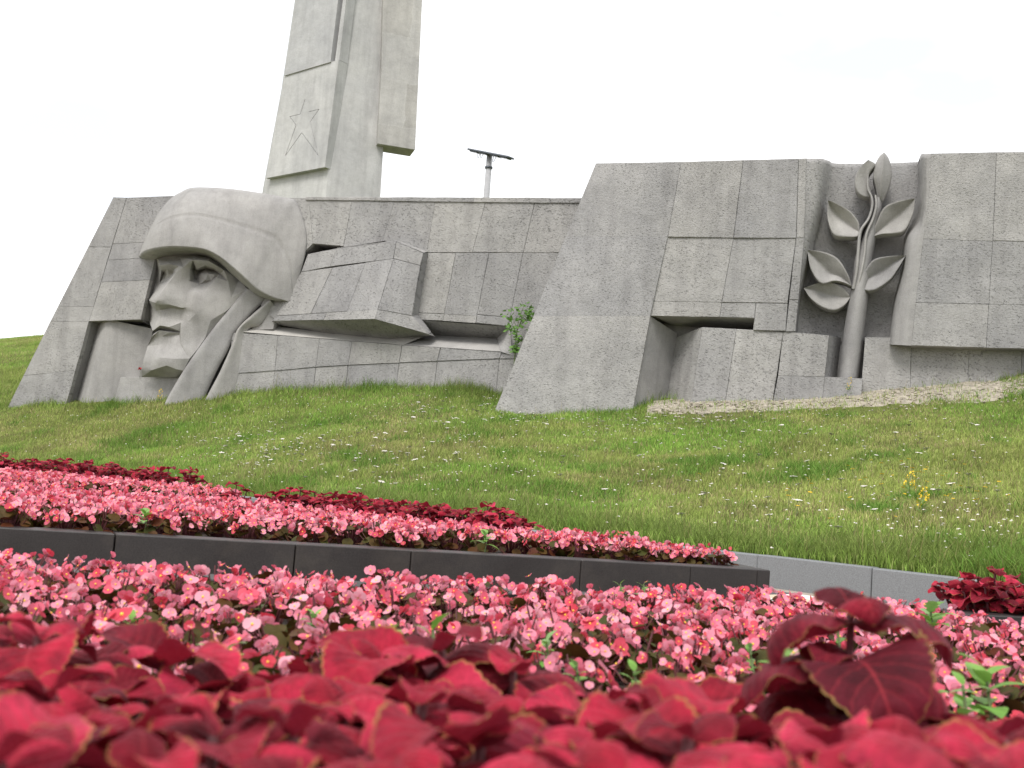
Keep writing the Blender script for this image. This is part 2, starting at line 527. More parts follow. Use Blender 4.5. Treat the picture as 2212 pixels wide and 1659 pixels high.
# second row right of the wedge
for c, vs in (([(915, 546, 0), (985, 546, 0), (957, 693, 0), (888, 690, 0)], [.9]),
              ([(985, 546, 0), (1056, 546, 0), (1027, 698, 0), (957, 693, 0)], [.9]),
              ([(1056, 546, 0), (1130, 546, 0), (1098, 705, 0), (1027, 698, 0)], [.88]),
              ([(1130, 546, 0), (1290, 546, 0), (1240, 712, 0), (1098, 705, 0)], [.9])):
    panels(fr, c, [], vs, LWALL, mw, back=-.8)
panels(fr, [(1098, 705, 0), (1240, 712, 0), (1210, 860, 0), (1104, 770, .02)], [], [.5], LWALL, mw)
# wedge standing out of the wall (the shoulder)
A, B, Bm, E, D = (*Z3(500, 455), .02), (*Z3(1080, 385), .28), None, (*Z3(940, 900), .72), (*Z3(255, 915), .06)
panels(fr, [(*Z3(690, 430), .1), B, (*Z3(1062, 500), .34), (*Z3(640, 552), .16)], [], [], LWALL, mw)
panels(fr, [(*Z3(495, 470), .02), (*Z3(690, 432), .1), (*Z3(640, 552), .16), (*Z3(450, 588), .06)], [], [], LWALL, mw)
panels(fr, [(*Z3(450, 588), .06), (*Z3(1062, 500), .34), (*Z3(957, 838), .66), (*Z3(285, 880), .08)], [.34, .70], [], LWALL, mw, back=-.6, cof=.30)
panels(fr, [(*Z3(285, 880), .08), (*Z3(957, 838), .66), E, D], [.5], [], LWALL, mw, back=-.2)
panels(fr, [B, (*Z3(1262, 462), .26), (*Z3(1240, 545), .3), (*Z3(1062, 500), .34)], [], [], LWALL, mw)
panels(fr, [(*Z3(1062, 500), .34), (*Z3(1240, 545), .3), (*Z3(1185, 880), .36), (*Z3(957, 838), .66)], [], [], LWALL, mw, back=-.3, cof=.2)
panels(fr, [(*Z3(957, 838), .66), (*Z3(1185, 880), .36), (*Z3(1300, 1002), .22), E], [], [], LWALL, mw, back=-.2)
sheet('return_side', fr, [[(*Z3(1262, 462), .25), (*Z3(1296, 458), -.02)], [(*Z3(1185, 880), .34), (*Z3(1232, 872), -.02)],
                          [(*Z3(1300, 1002), .2), (*Z3(1312, 985), -.1)]], mw, LWALL)
sheet('wedge_top', fr, [[(*Z3(690, 428), .1), B, (*Z3(1264, 460), .26)], [(*Z3(690, 426), -.1), (*Z3(1090, 378), -.1), (*Z3(1300, 448), -.1)]], mw, LWALL)
# soffits of the two recesses
sheet('soffit', fr, [[D, (*Z3(600, 908), .36), (*Z3(940, 901), .71), (*Z3(1300, 1003), .2)],
                     [(*Z3(290, 938), -.25), (*Z3(620, 994), -.25), (*Z3(1040, 1036), -.2), (*Z3(1318, 1012), -.2)]], mw, LWALL)
sheet('soffit', fr, [[(*Z3(1190, 903), -.01), (*Z3(1830, 951), -.01)], [(*Z3(1300, 1004), -.7), (*Z3(1752, 1030), -.7)]], mw, LWALL)
sheet('jamb', fr, [[(*Z3(1750, 1022), -.7), (*Z3(1836, 950), .0)], [(*Z3(1772, 1116), .18), (*Z3(1850, 1140), .14)]], ms, LWALL)
# sloping sills
M['sill'] = concrete('skylit_sill', (.42, .41, .39), 0.0, .6)  # paler than the wall: sky light on the ledges put into the colour
sheet('sill', fr, [[(*Z3(200, 938), -.28), (*Z3(620, 990), -.28), (*Z3(1050, 1030), -.25), (*Z3(1290, 1006), -.25)],
                   [(*Z3(60, 986), .15), (*Z3(560, 1027), .15), (*Z3(1000, 1062), .15), (*Z3(1130, 1072), .15)]], M['sill'], LWALL)
sheet('sill', fr, [[(*Z3(1240, 1000), -.75), (*Z3(1760, 1026), -.75)], [(*Z3(1125, 1071), .15), (*Z3(1776, 1116), .15)]], M['sill'], LWALL)
# lower face
lowtop = lambda x: (x, np.interp(x, [523, 868, 1080, 1106], [718, 745, 758, 765]), .14)
xs = [(500, 492), (600, 590), (690, 678), (760, 748), (868, 858), (952, 940), (1085, 1075), (1190, 1185)]
for (a, a2), (b, b2) in zip(xs[:-1], xs[1:]):
    ya, yb = lowtop(a), lowtop(b)
    ja = np.interp(a, [520, 720, 1100], [808, 790, 774]) ; jb = np.interp(b, [520, 720, 1100], [808, 790, 774])
    panels(fr, [ya, yb, (b2 + 4, jb, .14), (a2 + 4, ja, .14)], [], [], LWALL, mw)
    panels(fr, [(a2 + 4, ja, .12), (b2 + 4, jb, .12), (b2 - 10, 915, .14), (a2 - 10, 915, .14)], [], [], LWALL, mw)

# --- helmet
brim = [(922, 596, .0), (945, 566, .45), (1000, 545, .74), (1100, 530, .90), (1200, 529, .95), (1350, 545, .93), (1450, 590, .86),
        (1540, 660, .76), (1640, 750, .62), (1700, 806, .50), (1800, 860, .32), (1915, 893, .10)]
topc = [(938, 540, -.05), (1030, 345, .0), (1085, 262, .04), (1140, 205, .08), (1200, 168, .14), (1270, 140, .2), (1400, 138, .24),
        (1600, 155, .20), (1880, 203, .10), (1975, 250, .03), (2035, 500, .02), (1965, 820, .02)]
ind = [30, 80, 95, 75, 60, 48, 50, 55, 50, 40, 25, 3]
inw = [.5, 1.0, 1.05, 1.0, .95, .9, .8, .68, .5, .34, .18, .06]
NB = 90
bc = cat(brim, NB); tcv = cat(topc, NB)
idc = cat([(a, b) for a, b in zip(ind, inw)], NB)
ts = [0, .015, .03] + [k / 36 for k in range(2, 37)]
grooves_t = [.125, .55]
grooves_i = [int(NB * .30), int(NB * .66)]
rows = []
def hp(q): return fr.p(*Z1(q[0], q[1]), q[2])
rows.append([hp((b[0], b[1] + d[0], b[2] - d[1])) for b, d in zip(bc, idc)])
rows.append([hp((b[0] + 2, b[1] + d[0] * .25, b[2] - d[1] * .12)) for b, d in zip(bc, idc)])
for t in ts:
    row = []
    for i in range(NB):
        b, q = bc[i], tcv[i]
        x = lerp(b[0], q[0], t); y = lerp(b[1], q[1], t)
        bow = math.sin(math.pi * t) * 16 * math.sin(math.pi * i / (NB - 1))
        k_ = min(1, max(0, (i / (NB - 1) - .45) / .4))       # dome in front, a plain slope towards the nape
        w = q[2] + (b[2] - q[2]) * lerp(math.sqrt(max(0, 1 - t ** 2.3)), (1 - t) ** .8, k_ * .85)
        if t > .02 and any(abs(t - gt) < .012 for gt in grooves_t) and i > 4: w -= .022
        if any(i == gi for gi in grooves_i) and t > .12: w -= .022
        row.append(hp((x - bow, y, w)))
    rows.append(row)
rows.append([hp((q[0] + 6, q[1] + 10, -.7)) for q in tcv])
helmet = grid_mesh('helmet', rows, ms, LWALL)
recalc(helmet)
tag(helmet, 'smooth domed helmet with a dark underside')

# --- face (faceted, stylised)
F = {
 'n0': (120, 560, -.55), 'n1': (128, 700, -.62), 'n2': (135, 850, -.6), 'n3': (160, 1000, -.5),
 'bf0': (215, 545, 0), 'bf1': (300, 560, 0.06), 'bf2': (375, 548, 0.08), 'bf3': (480, 530, 0.05), 'bf4': (600, 545, 0), 'bf5': (700, 620, -0.1), 'bf6': (800, 700, -0.12),
 'fb0': (238, 606, .30), 'fb1': (300, 598, 0.5), 'fb2': (372, 612, .52),
 'fl0': (246, 640, 0.1), 'fl1': (290, 632, .28), 'fl2': (335, 640, .32),
 'fe0': (262, 660, -0.2), 'fe1': (295, 672, 0.06), 'fe2': (330, 660, 0.08), 'fe3': (290, 708, -0.02),
 'fs0': (215, 620, -0.3), 'fs1': (232, 740, -0.2), 'fs2': (196, 800, -.2),
 'ch0': (205, 930, .05), 'ch1': (205, 1000, .22),
 'r0': (402, 618, 0.5), 'r1': (350, 660, 0.54), 'r2': (282, 752, 0.64), 'r3': (213, 842, 0.76), 'tip': (203, 872, 0.74),
 'br0': (452, 632, 0.38), 'br1': (448, 720, 0.3), 'br2': (432, 800, 0.36), 'br3': (424, 862, 0.42), 'br4': (422, 906, 0.42),
 'ns0': (330, 830, 0.58), 'nb0': (222, 886, 0.68), 'nb1': (300, 884, 0.6), 'nb2': (392, 910, .46),
 'nu0': (240, 924, .44), 'nu1': (320, 908, .42), 'nu2': (386, 920, .36),
 'bw0': (470, 566, 0.54), 'bw1': (580, 574, 0.46), 'bw2': (690, 640, .20),
 'so0': (482, 640, -0.12), 'so1': (492, 700, -0.06), 'so2': (520, 742, 0.14), 'so3': (600, 715, 0.14), 'so4': (664, 668, 0),
 'ul0': (500, 634, 0.32), 'ul1': (560, 606, 0.42), 'ul2': (620, 624, .30), 'ul3': (668, 662, .12),
 'in0': (508, 652, -0.16), 'in1': (566, 628, -0.04), 'in2': (622, 644, -0.1),
 'ey0': (530, 672, 0.16), 'ey1': (578, 668, 0.2), 'ey2': (628, 672, 0.12), 'll': (560, 712, .28),
 'cb0': (460, 770, .30), 'cb1': (548, 800, .46), 'cb2': (640, 694, .22), 'cb3': (505, 940, 0.46), 'cb4': (432, 940, 0.38),
 't0': (722, 720, 0.16), 't1': (744, 840, 0.2), 't2': (700, 940, 0.28), 't3': (860, 780, 0), 't4': (780, 870, 0.12), 't5': (668, 1000, 0.2),
 'c0': (600, 1000, 0.36), 'c1': (430, 1010, 0.4), 'c2': (386, 1012, 0.38), 'c3': (384, 1162, 0.38), 'c4': (512, 1192, 0.36), 'c5': (560, 1120, 0.28),
 'p0': (252, 962, .48), 'p1': (384, 1000, .34), 'p2': (222, 1010, .44),
 'u0': (184, 1072, .38), 'u1': (238, 1034, .54), 'u2': (300, 1046, .48), 'u3': (380, 1076, .32),
 'm0': (192, 1082, 0.22), 'm1': (240, 1062, 0.24), 'm2': (320, 1074, 0.24), 'm3': (378, 1080, 0.25),
 'l0': (178, 1112, .36), 'l1': (236, 1068, .44), 'l2': (310, 1082, .42), 'l3': (378, 1086, .30),
 'lb0': (182, 1120, .26), 'lb1': (250, 1114, 0.36), 'lb2': (320, 1104, .32), 'lb3': (376, 1098, .27),
 'x0': (150, 1180, .22), 'x1': (250, 1172, .34), 'x2': (378, 1166, 0.36),
 'y0': (118, 1285, .34), 'y1': (220, 1262, 0.56), 'y2': (340, 1272, 0.54), 'y3': (448, 1270, 0.44),
 'z0': (104, 1345, .28), 'z1': (180, 1352, 0.5), 'z2': (285, 1318, 0.54), 'z3': (350, 1345, 0.48), 'z4': (405, 1356, 0.4),
 'q0': (104, 1402, .10), 'q1': (220, 1402, 0.12), 'q2': (350, 1402, 0.12),
 'g0': (880, 900, -0.2), 'g1': (740, 1060, -0.1), 'g2': (560, 1290, -0.1), 'g3': (430, 1402, -.25),
}
FE = ['bf0 bf1 bf2 bf3 bf4 bf5 bf6', 'fb0 fb1 fb2', 'fl0 fl1 fl2', 'r0 r1 r2 r3 tip', 'br0 br1 br2 br3 br4', 'tip nb0 nb1 nb2 br4', 'nu0 nu1 nu2',
      'bw0 bw1 bw2', 'ul0 ul1 ul2 ul3', 'in0 in1 in2', 'cb2 cb1 cb3', 'u0 u1 u2 u3', 'm0 m1 m2 m3', 'l0 l1 l2 l3', 'lb0 lb1 lb2 lb3',
      'x0 x1 x2 c3 c4', 'c2 c3', 'z0 z1 z2 z3 z4', 'y0 y1 y2 y3', 'q0 q1 q2 g3', 't3 t4 t5 c5 c4', 'fe0 fe1 fe2', 'n0 n1 n2 n3', 'p0 p2 u1', 'so0 so1 so2 so3 so4', 'r1 fl2', 'r2 fs1']
keys = list(F)
ix = {k: i for i, k in enumerate(keys)}
edges = []
for s in FE:
    q = s.split()
    edges += [(ix[a], ix[b]) for a, b in zip(q[:-1], q[1:])]
res = delaunay_2d_cdt([Vector(F[k][:2]) for k in keys], edges, [], 0, 1e-6)
vv, tris, orig = res[0], res[2], res[3]
fv = []
for k, p in enumerate(vv):
    if orig[k]: w = F[keys[orig[k][0]]][2]
    else:
        dd = sorted(((Vector(F[q][:2]) - p).length, F[q][2]) for q in keys)[:2]; w = (dd[0][1] + dd[1][1]) / 2
    fv.append(fr.p(*ZF(p.x, p.y), w))
SIL = [(120, 560), (128, 700), (135, 850), (160, 1000), (184, 1072), (178, 1112), (150, 1180), (118, 1285), (104, 1345), (104, 1402)]
def clip(t):
    c = sum((vv[i] for i in t), Vector((0, 0))) / 3
    return c.x > np.interp(c.y, [q[1] for q in SIL], [q[0] for q in SIL]) - .5
face = mesh('face', fv, [tuple(t) for t in tris if clip(t)], ms, LWALL)
recalc(face)
bm = bmesh.new(); bm.from_mesh(face.data)
if sum((f.normal.dot(fr.n) for f in bm.faces)) < 0: bmesh.ops.reverse_faces(bm, faces=bm.faces)
bmesh.ops.subdivide_edges(bm, edges=bm.edges, cuts=2, use_grid_fill=True)
bmesh.ops.smooth_vert(bm, verts=[v for v in bm.verts if not v.is_boundary], factor=.18, use_axis_x=True, use_axis_y=True, use_axis_z=True)
for e in bm.edges:
    if len(e.link_faces) == 2 and e.calc_face_angle() > R(26): e.smooth = False
for f in bm.faces: f.smooth = True
bm.to_mesh(face.data); bm.free()
tag(face, 'stern carved face looking aside from under the helmet')

# --- chin strap and collar: bands with a rounded section
def band(name, left, right, bulge, m, n=40, k=12):
    Lc, Rc = cat(left, n), cat(right, n)
    rows = []
    for a, b in zip(Lc, Rc):
        row = [fr.p(*ZF(a[0] + 6, a[1]), a[2] - .5)]
        for i in range(k + 1):
            u = i / k; q = lerp(a, b, u)
            row.append(fr.p(*ZF(q[0], q[1]), q[2] + bulge * (1 - abs(2 * u - 1) ** 7)))
        row.append(fr.p(*ZF(b[0] - 2, b[1]), b[2] - .5))
        rows.append(row)
    o = grid_mesh(name, rows, m, LWALL)
    recalc(o)
    return o
band('chin_strap', [(850, 770, .05), (745, 900, .2), (640, 1025, .30), (510, 1200, .40), (400, 1362, .46), (285, 1560, .48), (240, 1680, .46)],
     [(1010, 830, -.1), (880, 960, .0), (775, 1080, .1), (720, 1210, .16), (640, 1360, .2), (560, 1540, .22), (520, 1680, .24)], .05, ms)
band('collar', [(1018, 850, .05), (900, 950, .16), (790, 1058, .22), (745, 1180, .26), (660, 1370, .28), (560, 1560, .3), (520, 1680, .3)],
     [(1060, 900, -.15), (960, 1030, -.05), (870, 1065, .0), (838, 1220, .02), (815, 1400, .04), (770, 1560, .06), (750, 1680, .06)], .06, ms)
prism('strap_backing', fr, [(*ZF(880, 800), -.3), (*ZF(1060, 880), -.3), (*ZF(870, 1650), -.1), (*ZF(300, 1650), -.3), (*ZF(420, 1400), -.3)], -.9, M['core'], LWALL)
panels(fr, [(*ZF(1010, 880), -.02), (*ZF(1080, 900), .0), (*ZF(1040, 1060), .0), (*ZF(880, 1070), -.02)], [], [], LWALL, ms, back=-.6)
prism('nape', fr, [(*Z1(1680, 830), -.06), (*Z1(1960, 870), -.02), (*Z1(1930, 1010), -.02), (*Z1(1770, 985), -.06)], -.8, ms, LWALL)
panels(fr, [(*ZF(1120, 850), .04), (*ZF(1210, 800), .05), (*ZF(1080, 1015), .06), (*ZF(1020, 960), .03)], [], [], LWALL, mw, back=-.5)

# ------------------------------------------------------------------ right wall with the carved branch
rw_base = WALL.p(1656, 858, .45); rw_base.z = ground_z(rw_base.x, rw_base.y)
RWALL = empty('memorial_wall', rw_base, 'taller concrete memorial wall carrying the carved leafy branch', 'wall')
# leaning buttress at its left end
panels(fr, [(*Z4(715, 166), .55), (*Z4(1185, 158), .62), (*Z4(1112, 570), .66), (*Z4(548, 570), .85)], [], [], RWALL, mw, back=-1.2, gap=0.0, bev=0.0005)
panels(fr, [(*Z4(548, 570), .85), (*Z4(1112, 570), .66), (*Z4(1032, 925), .74), (*Z4(405, 925), 1.2)], [], [], RWALL, mw, back=-1.2, gap=0.0, bev=0.0005)
panels(fr, [(*Z4(405, 925), 1.2), (*Z4(1032, 925), .74), (*Z4(1015, 1010), .76), (*Z4(370, 1010), 1.28)], [], [], RWALL, mw, back=-1.2, gap=0.0, bev=.0005)
panels(fr, [(*Z4(370, 1010), 1.28), (*Z4(1015, 1010), .76), (*Z4(905, 1600), .95), (*Z4(120, 1620), 1.85)], [], [], RWALL, mw, back=-1.0, gap=0.0, bev=.0005)
# face panels
rows4 = [[(1185, 158), (1530, 148), (1835, 140)], [(1112, 572), (1475, 578), (1822, 580)], [(1032, 928), (1410, 934), (1775, 940)]]
for j in range(2):
    for i in range(2):
        panels(fr, [(*Z4(*rows4[j][i]), .64), (*Z4(*rows4[j][i + 1]), .64), (*Z4(*rows4[j + 1][i + 1]), .66), (*Z4(*rows4[j + 1][i]), .68)], [], [], RWALL, mw, back=-1.0)
panels(fr, [(*Z4(1032, 928), .68), (*Z4(1410, 934), .66), (*Z4(1400, 1016), .66), (*Z4(1015, 1010), .70)], [], [], RWALL, mw, back=-.2)
panels(fr, [(*Z4(1410, 934), .66), (*Z4(1600, 937), .66), (*Z4(1590, 1022), .66), (*Z4(1400, 1016), .66)], [], [], RWALL, mw, back=-.2)
panels(fr, [(*Z4(1600, 937), .66), (*Z4(1775, 940), .66), (*Z4(1764, 1094), .66), (*Z4(1584, 1090), .66)], [], [], RWALL, mw, back=-.6)
panels(fr, [(*Z4(1835, 140), .64), (*Z4(1880, 138), .62), (*Z4(1868, 580), .62), (*Z4(1822, 580), .64)], [], [], RWALL, mw, back=-1.0)
panels(fr, [(*Z4(1822, 580), .64), (*Z4(1868, 580), .62), (*Z4(1818, 1096), .62), (*Z4(1764, 1096), .66)], [], [.66], RWALL, mw, back=-1.0)
# slot: soffit, jamb, back
sheet('soffit', fr, [[(*Z4(1036, 1010), .68), (*Z4(1592, 1022), .64)], [(*Z4(1140, 1062), -.25), (*Z4(1592, 1092), -.25)]], ms, RWALL)
sheet('jamb', fr, [[(*Z4(1012, 1008), .72), (*Z4(1165, 1108), -.2)], [(*Z4(905, 1600), .9), (*Z4(1085, 1600), -.05)]], ms, RWALL)
prism('backing', fr, [(*Z4(1030, 1030), -.26), (*Z4(1700, 1030), -.26), (*Z4(1700, 1600), -.26), (*Z4(1000, 1600), -.26)], -1.0, M['core'], RWALL)
# pedestal
sheet('pedestal_side', fr, [[(*Z4(1160, 1128), -.2), (*Z4(1302, 1072), .60)], [(*Z4(1080, 1600), -.1), (*Z4(1225, 1600), .66)]], mw, RWALL, smooth=True)
panels(fr, [(*Z4(1302, 1072), .60), (*Z4(1752, 1096), .62), (*Z4(1680, 1560), .66), (*Z4(1225, 1590), .66)], [.42], [], RWALL, mw, back=-.5)
panels(fr, [(*Z4(1752, 1096), .62), (*Z5(345, 1118), .60), (*Z5(322, 1346), .60), (*Z4(1722, 1340), .64)], [], [], RWALL, mw, back=-.4)
panels(fr, [(*Z4(1722, 1340), .64), (*Z5(322, 1346), .60), (*Z5(300, 1560), .62), (*Z4(1680, 1560), .66)], [], [], RWALL, mw, back=-.4)
panels(fr, [(*Z5(322, 1346), .60), (*Z5(530, 1356), .56), (*Z5(515, 1560), .58), (*Z5(300, 1560), .62)], [], [], RWALL, mw, back=-.4)
sheet('slot_side', fr, [[(*Z5(344, 1117), .60), (*Z5(412, 1130), -.35)], [(*Z5(321, 1350), .60), (*Z5(388, 1350), -.35)]], mw, RWALL)
panels(fr, [(*Z5(545, 1128), .30), (*Z5(800, 1130), .30), (*Z5(790, 1560), .34), (*Z5(512, 1560), .36)], [], [], RWALL, mw, back=-.4)
panels(fr, [(*Z5(800, 1160), .28), (*Z5(1120, 1180), .28), (*Z5(1110, 1560), .30), (*Z5(790, 1560), .34)], [], [], RWALL, mw, back=-.4)
panels(fr, [(*Z5(1120, 1180), .28), (*Z5(2290, 1200), .28), (*Z5(2280, 1560), .30), (*Z5(1110, 1560), .30)], [.25, .5, .75], [], RWALL, mw, back=-.4)
# niche behind the branch: hollow back with rolled sides
ya = [140, 380, 600, 850, 1140]
nl = [[(222, 140, .60), (300, 140, .50), (345, 152, .15), (380, 166, -.15), (520, 168, -.34), (700, 164, -.38), (842, 158, -.38)],
      [(208, 380, .60), (275, 380, .46), (310, 380, .10), (345, 380, -.15), (500, 380, -.34), (700, 380, -.38), (848, 380, -.38)],
      [(195, 600, .60), (230, 600, .46), (262, 600, .10), (300, 600, -.15), (480, 600, -.36), (690, 600, -.38), (790, 600, -.38)],
      [(150, 850, .60), (180, 850, .50), (196, 850, .10), (230, 850, -.20), (440, 850, -.36), (640, 850, -.38), (760, 850, -.38)],
      [(114, 1094, .60), (142, 1094, .52), (150, 1110, .10), (170, 1140, -.25), (400, 1150, -.36), (600, 1150, -.38), (720, 1150, -.38)]]
cols = [cat([r[c] for r in nl], 40) for c in range(7)]
rr = []
for j in range(40):
    q = cat([cols[c][j] for c in range(7)], 44)
    rr.append([fr.p(*Z5(a[0], a[1]), a[2]) for a in q])
rr.insert(0, [p - fr.n * 1.0 for p in rr[0]])
niche = grid_mesh('niche', rr, M['wall'], RWALL); recalc(niche)
# right block: rolled left side and flat face
sl_ = [[(838, 158, -.36), (855, 116, .40), (878, 114, .62), (908, 112, .66)],
       [(838, 300, -.36), (858, 300, .30), (880, 300, .62), (900, 300, .66)],
       [(800, 470, -.36), (846, 480, .28), (862, 480, .60), (884, 480, .66)],
       [(762, 580, -.36), (785, 585, .40), (830, 585, .62), (866, 585, .66)],
       [(742, 760, -.36), (762, 760, .42), (800, 760, .62), (845, 760, .66)],
       [(700, 950, -.36), (718, 950, .42), (770, 950, .62), (822, 950, .66)],
       [(672, 1168, -.3), (684, 1168, .42), (730, 1170, .62), (800, 1174, .66)]]
cols = [cat([r[c] for r in sl_], 42) for c in range(4)]
rr = [[fr.p(*Z5(a[0], a[1]), a[2]) for a in cat([cols[c][j] for c in range(4)], 18)] for j in range(42)]
rr.insert(0, [p - fr.n * .9 for p in rr[0]]); 
o = grid_mesh('rolled_edge', rr, ms, RWALL); recalc(o)
rx = [[(905, 112), (1270, 104), (1700, 99), (2300, 92)], [(866, 582), (1250, 596), (1700, 606), (2300, 622)], [(822, 936), (1230, 945), (1700, 952), (2300, 964)], [(798, 1174), (1215, 1186), (1700, 1198), (2300, 1218)]]
for j in range(3):
    for i in range(3):
        panels(fr, [(*Z5(*rx[j][i]), .66), (*Z5(*rx[j][i + 1]), .66), (*Z5(*rx[j + 1][i + 1]), .66), (*Z5(*rx[j + 1][i]), .66)], [], [], RWALL, mw, back=-.6)
prism('slot_back', fr, [(*Z5(300, 1100), -.42), (*Z5(720, 1100), -.42), (*Z5(720, 1500), -.42), (*Z5(300, 1500), -.42)], -1.0, M['core'], RWALL)
prism('core', fr, [(*Z5(690, 1172), .35), (*Z5(720, 960), .35), (*Z5(800, 960), .5), (*Z5(800, 1174), .5)], -.6, M['core'], RWALL)

# the branch
BR = bpy.data.objects.new('carved_branch', None); BR.location = (0, 0, 0); link(BR, RWALL)
BR['label'] = 'carved concrete branch with seven thick leaves'
def tube_on(name, path, m, parent, k=14):
    """stem: path of (x5, y5, w, half-width in crop px, height m)"""
    C = cat(path, 46); rows = []
    for j, q in enumerate(C):
        row = []
        for i in range(k + 1):
            a = math.pi * (i / k)
            row.append(fr.p(*Z5(q[0] - math.cos(a) * q[3], q[1]), q[2] + q[4] * math.sin(a) ** .7))
        rows.append([row[0] - fr.n * .5] + row + [row[-1] - fr.n * .5])
    o = grid_mesh(name, rows, m, parent); recalc(o); return o
tube_on('stem', [(450, 1352, -.1, 60, .45), (470, 1200, -.1, 60, .46), (490, 1050, -.1, 57, .46), (508, 920, -.1, 52, .46), (520, 820, -.1, 46, .44), (535, 700, -.1, 48, .42),
                 (560, 600, -.1, 42, .40), (585, 500, -.1, 32, .36), (610, 420, -.1, 24, .32), (620, 350, -.1, 22, .28)], ms, BR)
for path in ([(480, 860, .26, 10, .06), (498, 760, .30, 9, .06), (508, 640, .30, 9, .06), (520, 540, .28, 9, .06), (565, 470, .25, 8, .06), (585, 400, .22, 8, .06), (580, 350, .2, 7, .06), (560, 300, .2, 6, .05), (562, 200, .2, 4, .04)],
             [(500, 860, .26, 9, .06), (525, 760, .32, 8, .06), (542, 660, .32, 8, .06), (552, 560, .30, 8, .06), (590, 470, .28, 8, .06), (606, 400, .26, 7, .06), (602, 340, .22, 6, .05)]):
    tube_on('rib', path, ms, BR, 8)
def leaf_relief(outline, spine, w0, w1, dip, belly=.16, name='leaf'):
    """thick carved leaf: outline (x5,y5) base -> upper edge -> tip -> lower edge; spine base -> tip"""
    up, lo = outline
    n, k = 26, 8
    U, Lo, Sp = cat(up, n), cat(lo, n), cat(spine, n)
    rows = []
    for j in range(n):
        s = j / (n - 1)
        w = lerp(w0, w1, s); row = []
        fat = math.sin(math.pi * min(1, s * 1.0)) ** .6
        for i in range(k + 1):
            u = i / k; q = lerp(U[j], Sp[j], u)
            row.append((*q, w - dip * fat * u ** 1.15 + belly * fat * math.sin(math.pi * u) * .0))
        for i in range(1, k + 1):
            u = i / k; q = lerp(Sp[j], Lo[j], u)
            row.append((*q, w - dip * fat * (1 - u) ** 1.15 + belly * fat * math.sin(math.pi * u) * .08))
        P = [fr.p(*Z5(a[0], a[1]), a[2]) for a in row]
        rows.append([P[0] - fr.n * .34] + P + [P[-1] - fr.n * .34])
    o = grid_mesh(name, rows, ms, BR); recalc(o)
    return o
leaf_relief(([(512, 545), (508, 490), (460, 430), (400, 395), (340, 369)], [(512, 545), (500, 570), (440, 573), (372, 560), (338, 470), (340, 369)]),
            [(512, 545), (470, 520), (410, 470), (365, 420), (340, 369)], .18, .34, .18)
leaf_relief(([(578, 572), (605, 500), (650, 410), (730, 375), (820, 360)], [(578, 572), (640, 556), (710, 553), (765, 535), (810, 440), (820, 360)]),
            [(578, 572), (650, 520), (710, 470), (760, 425), (820, 360)], .20, .36, .18)
leaf_relief(([(470, 842), (445, 770), (390, 690), (310, 655), (224, 645)], [(470, 842), (420, 822), (370, 815), (300, 828), (245, 750), (224, 645)]),
            [(470, 842), (400, 790), (340, 770), (290, 710), (224, 645)], .24, .38, .18)
leaf_relief(([(512, 835), (540, 770), (590, 700), (670, 680), (770, 675)], [(512, 835), (540, 866), (600, 864), (680, 810), (725, 750), (770, 675)]),
            [(512, 835), (580, 795), (640, 765), (690, 725), (770, 675)], .26, .40, .18)
leaf_relief(([(462, 908), (440, 870), (380, 832), (300, 825), (205, 855)], [(462, 908), (430, 950), (375, 978), (310, 962), (245, 915), (205, 855)]),
            [(462, 908), (400, 905), (330, 890), (270, 868), (205, 855)], .12, .20, .12)
leaf_relief(([(580, 352), (530, 345), (495, 310), (490, 240), (520, 185), (562, 146)], [(580, 352), (572, 300), (560, 250), (575, 210), (600, 170), (562, 146)]),
            [(580, 352), (556, 310), (545, 250), (550, 200), (562, 146)], .12, .30, .02)
leaf_relief(([(618, 372), (604, 300), (590, 240), (598, 180), (622, 130), (650, 104)], [(640, 372), (668, 320), (690, 250), (692, 200), (676, 140), (650, 104)]),
            [(630, 372), (632, 300), (636, 230), (645, 160), (650, 104)], .14, .26, -.16, .0)

# ------------------------------------------------------------------ tower behind the wall
C0 = at_d(697, 418, 34.0)
a_dir = Vector((-.785, .62, 0)); b_dir = Vector((.96, .28, 0))
TA = Frame(tuple((C0 + a_dir)[:2]), tuple(C0[:2]))
TB = Frame(tuple(C0[:2]), tuple((C0 + b_dir)[:2]))
gz = ground_z(C0.x, C0.y + 1)
TOWER = empty('memorial_tower', (C0.x, C0.y + 1, gz), 'tall tapering concrete tower with an engraved star rising behind the wall', 'tower')
mt = M['tower']
ridge = lambda y: 715 - (y) * .1056
def T(x, y, w): return (*ZT(x, y), w)
# shaft: one solid from its two front faces
def shaft():
    lv = [-700, 0, 630, 1265, 1610, 2990]
    verts, faces = [], []
    for y in lv:
        xl = np.interp(y, [-700, 0, 630, 1478, 1610, 2990], [415, 312, 217, 58, 35, -190])
        xr = np.interp(y, [-700, 0, 1265, 1620, 2990], [1038, 1032, 1021, 1000, 930])
        A = TA.p(*ZT(xl, y)); Bp = TA.p(*ZT(ridge(y), y)); Cp = TB.p(*ZT(xr, y))
        back = Vector((-.32, 1.0, 0)) * 2.2
        verts += [A, Bp, Cp, Cp + back, A + back * .6]
    n = 5
    for j in range(len(lv) - 1):
        for i in range(n):
            faces.append((j * n + i, j * n + (i + 1) % n, (j + 1) * n + (i + 1) % n, (j + 1) * n + i))
    faces += [tuple(range(n)), tuple(range(len(verts) - n, len(verts)))]
    return recalc(mesh('shaft', verts, faces, mt, TOWER))
shaft()
def slab(name, frm, pts, back, m=mt):
    return prism(name, frm, pts, back, m, TOWER)
slab('edge_fin', TA, [T(764, -700, .16), T(792, -700, .16), T(716, 0, .16), T(657, 497, .16), T(622, 506, .16), T(688, 0, .16)], -.2)
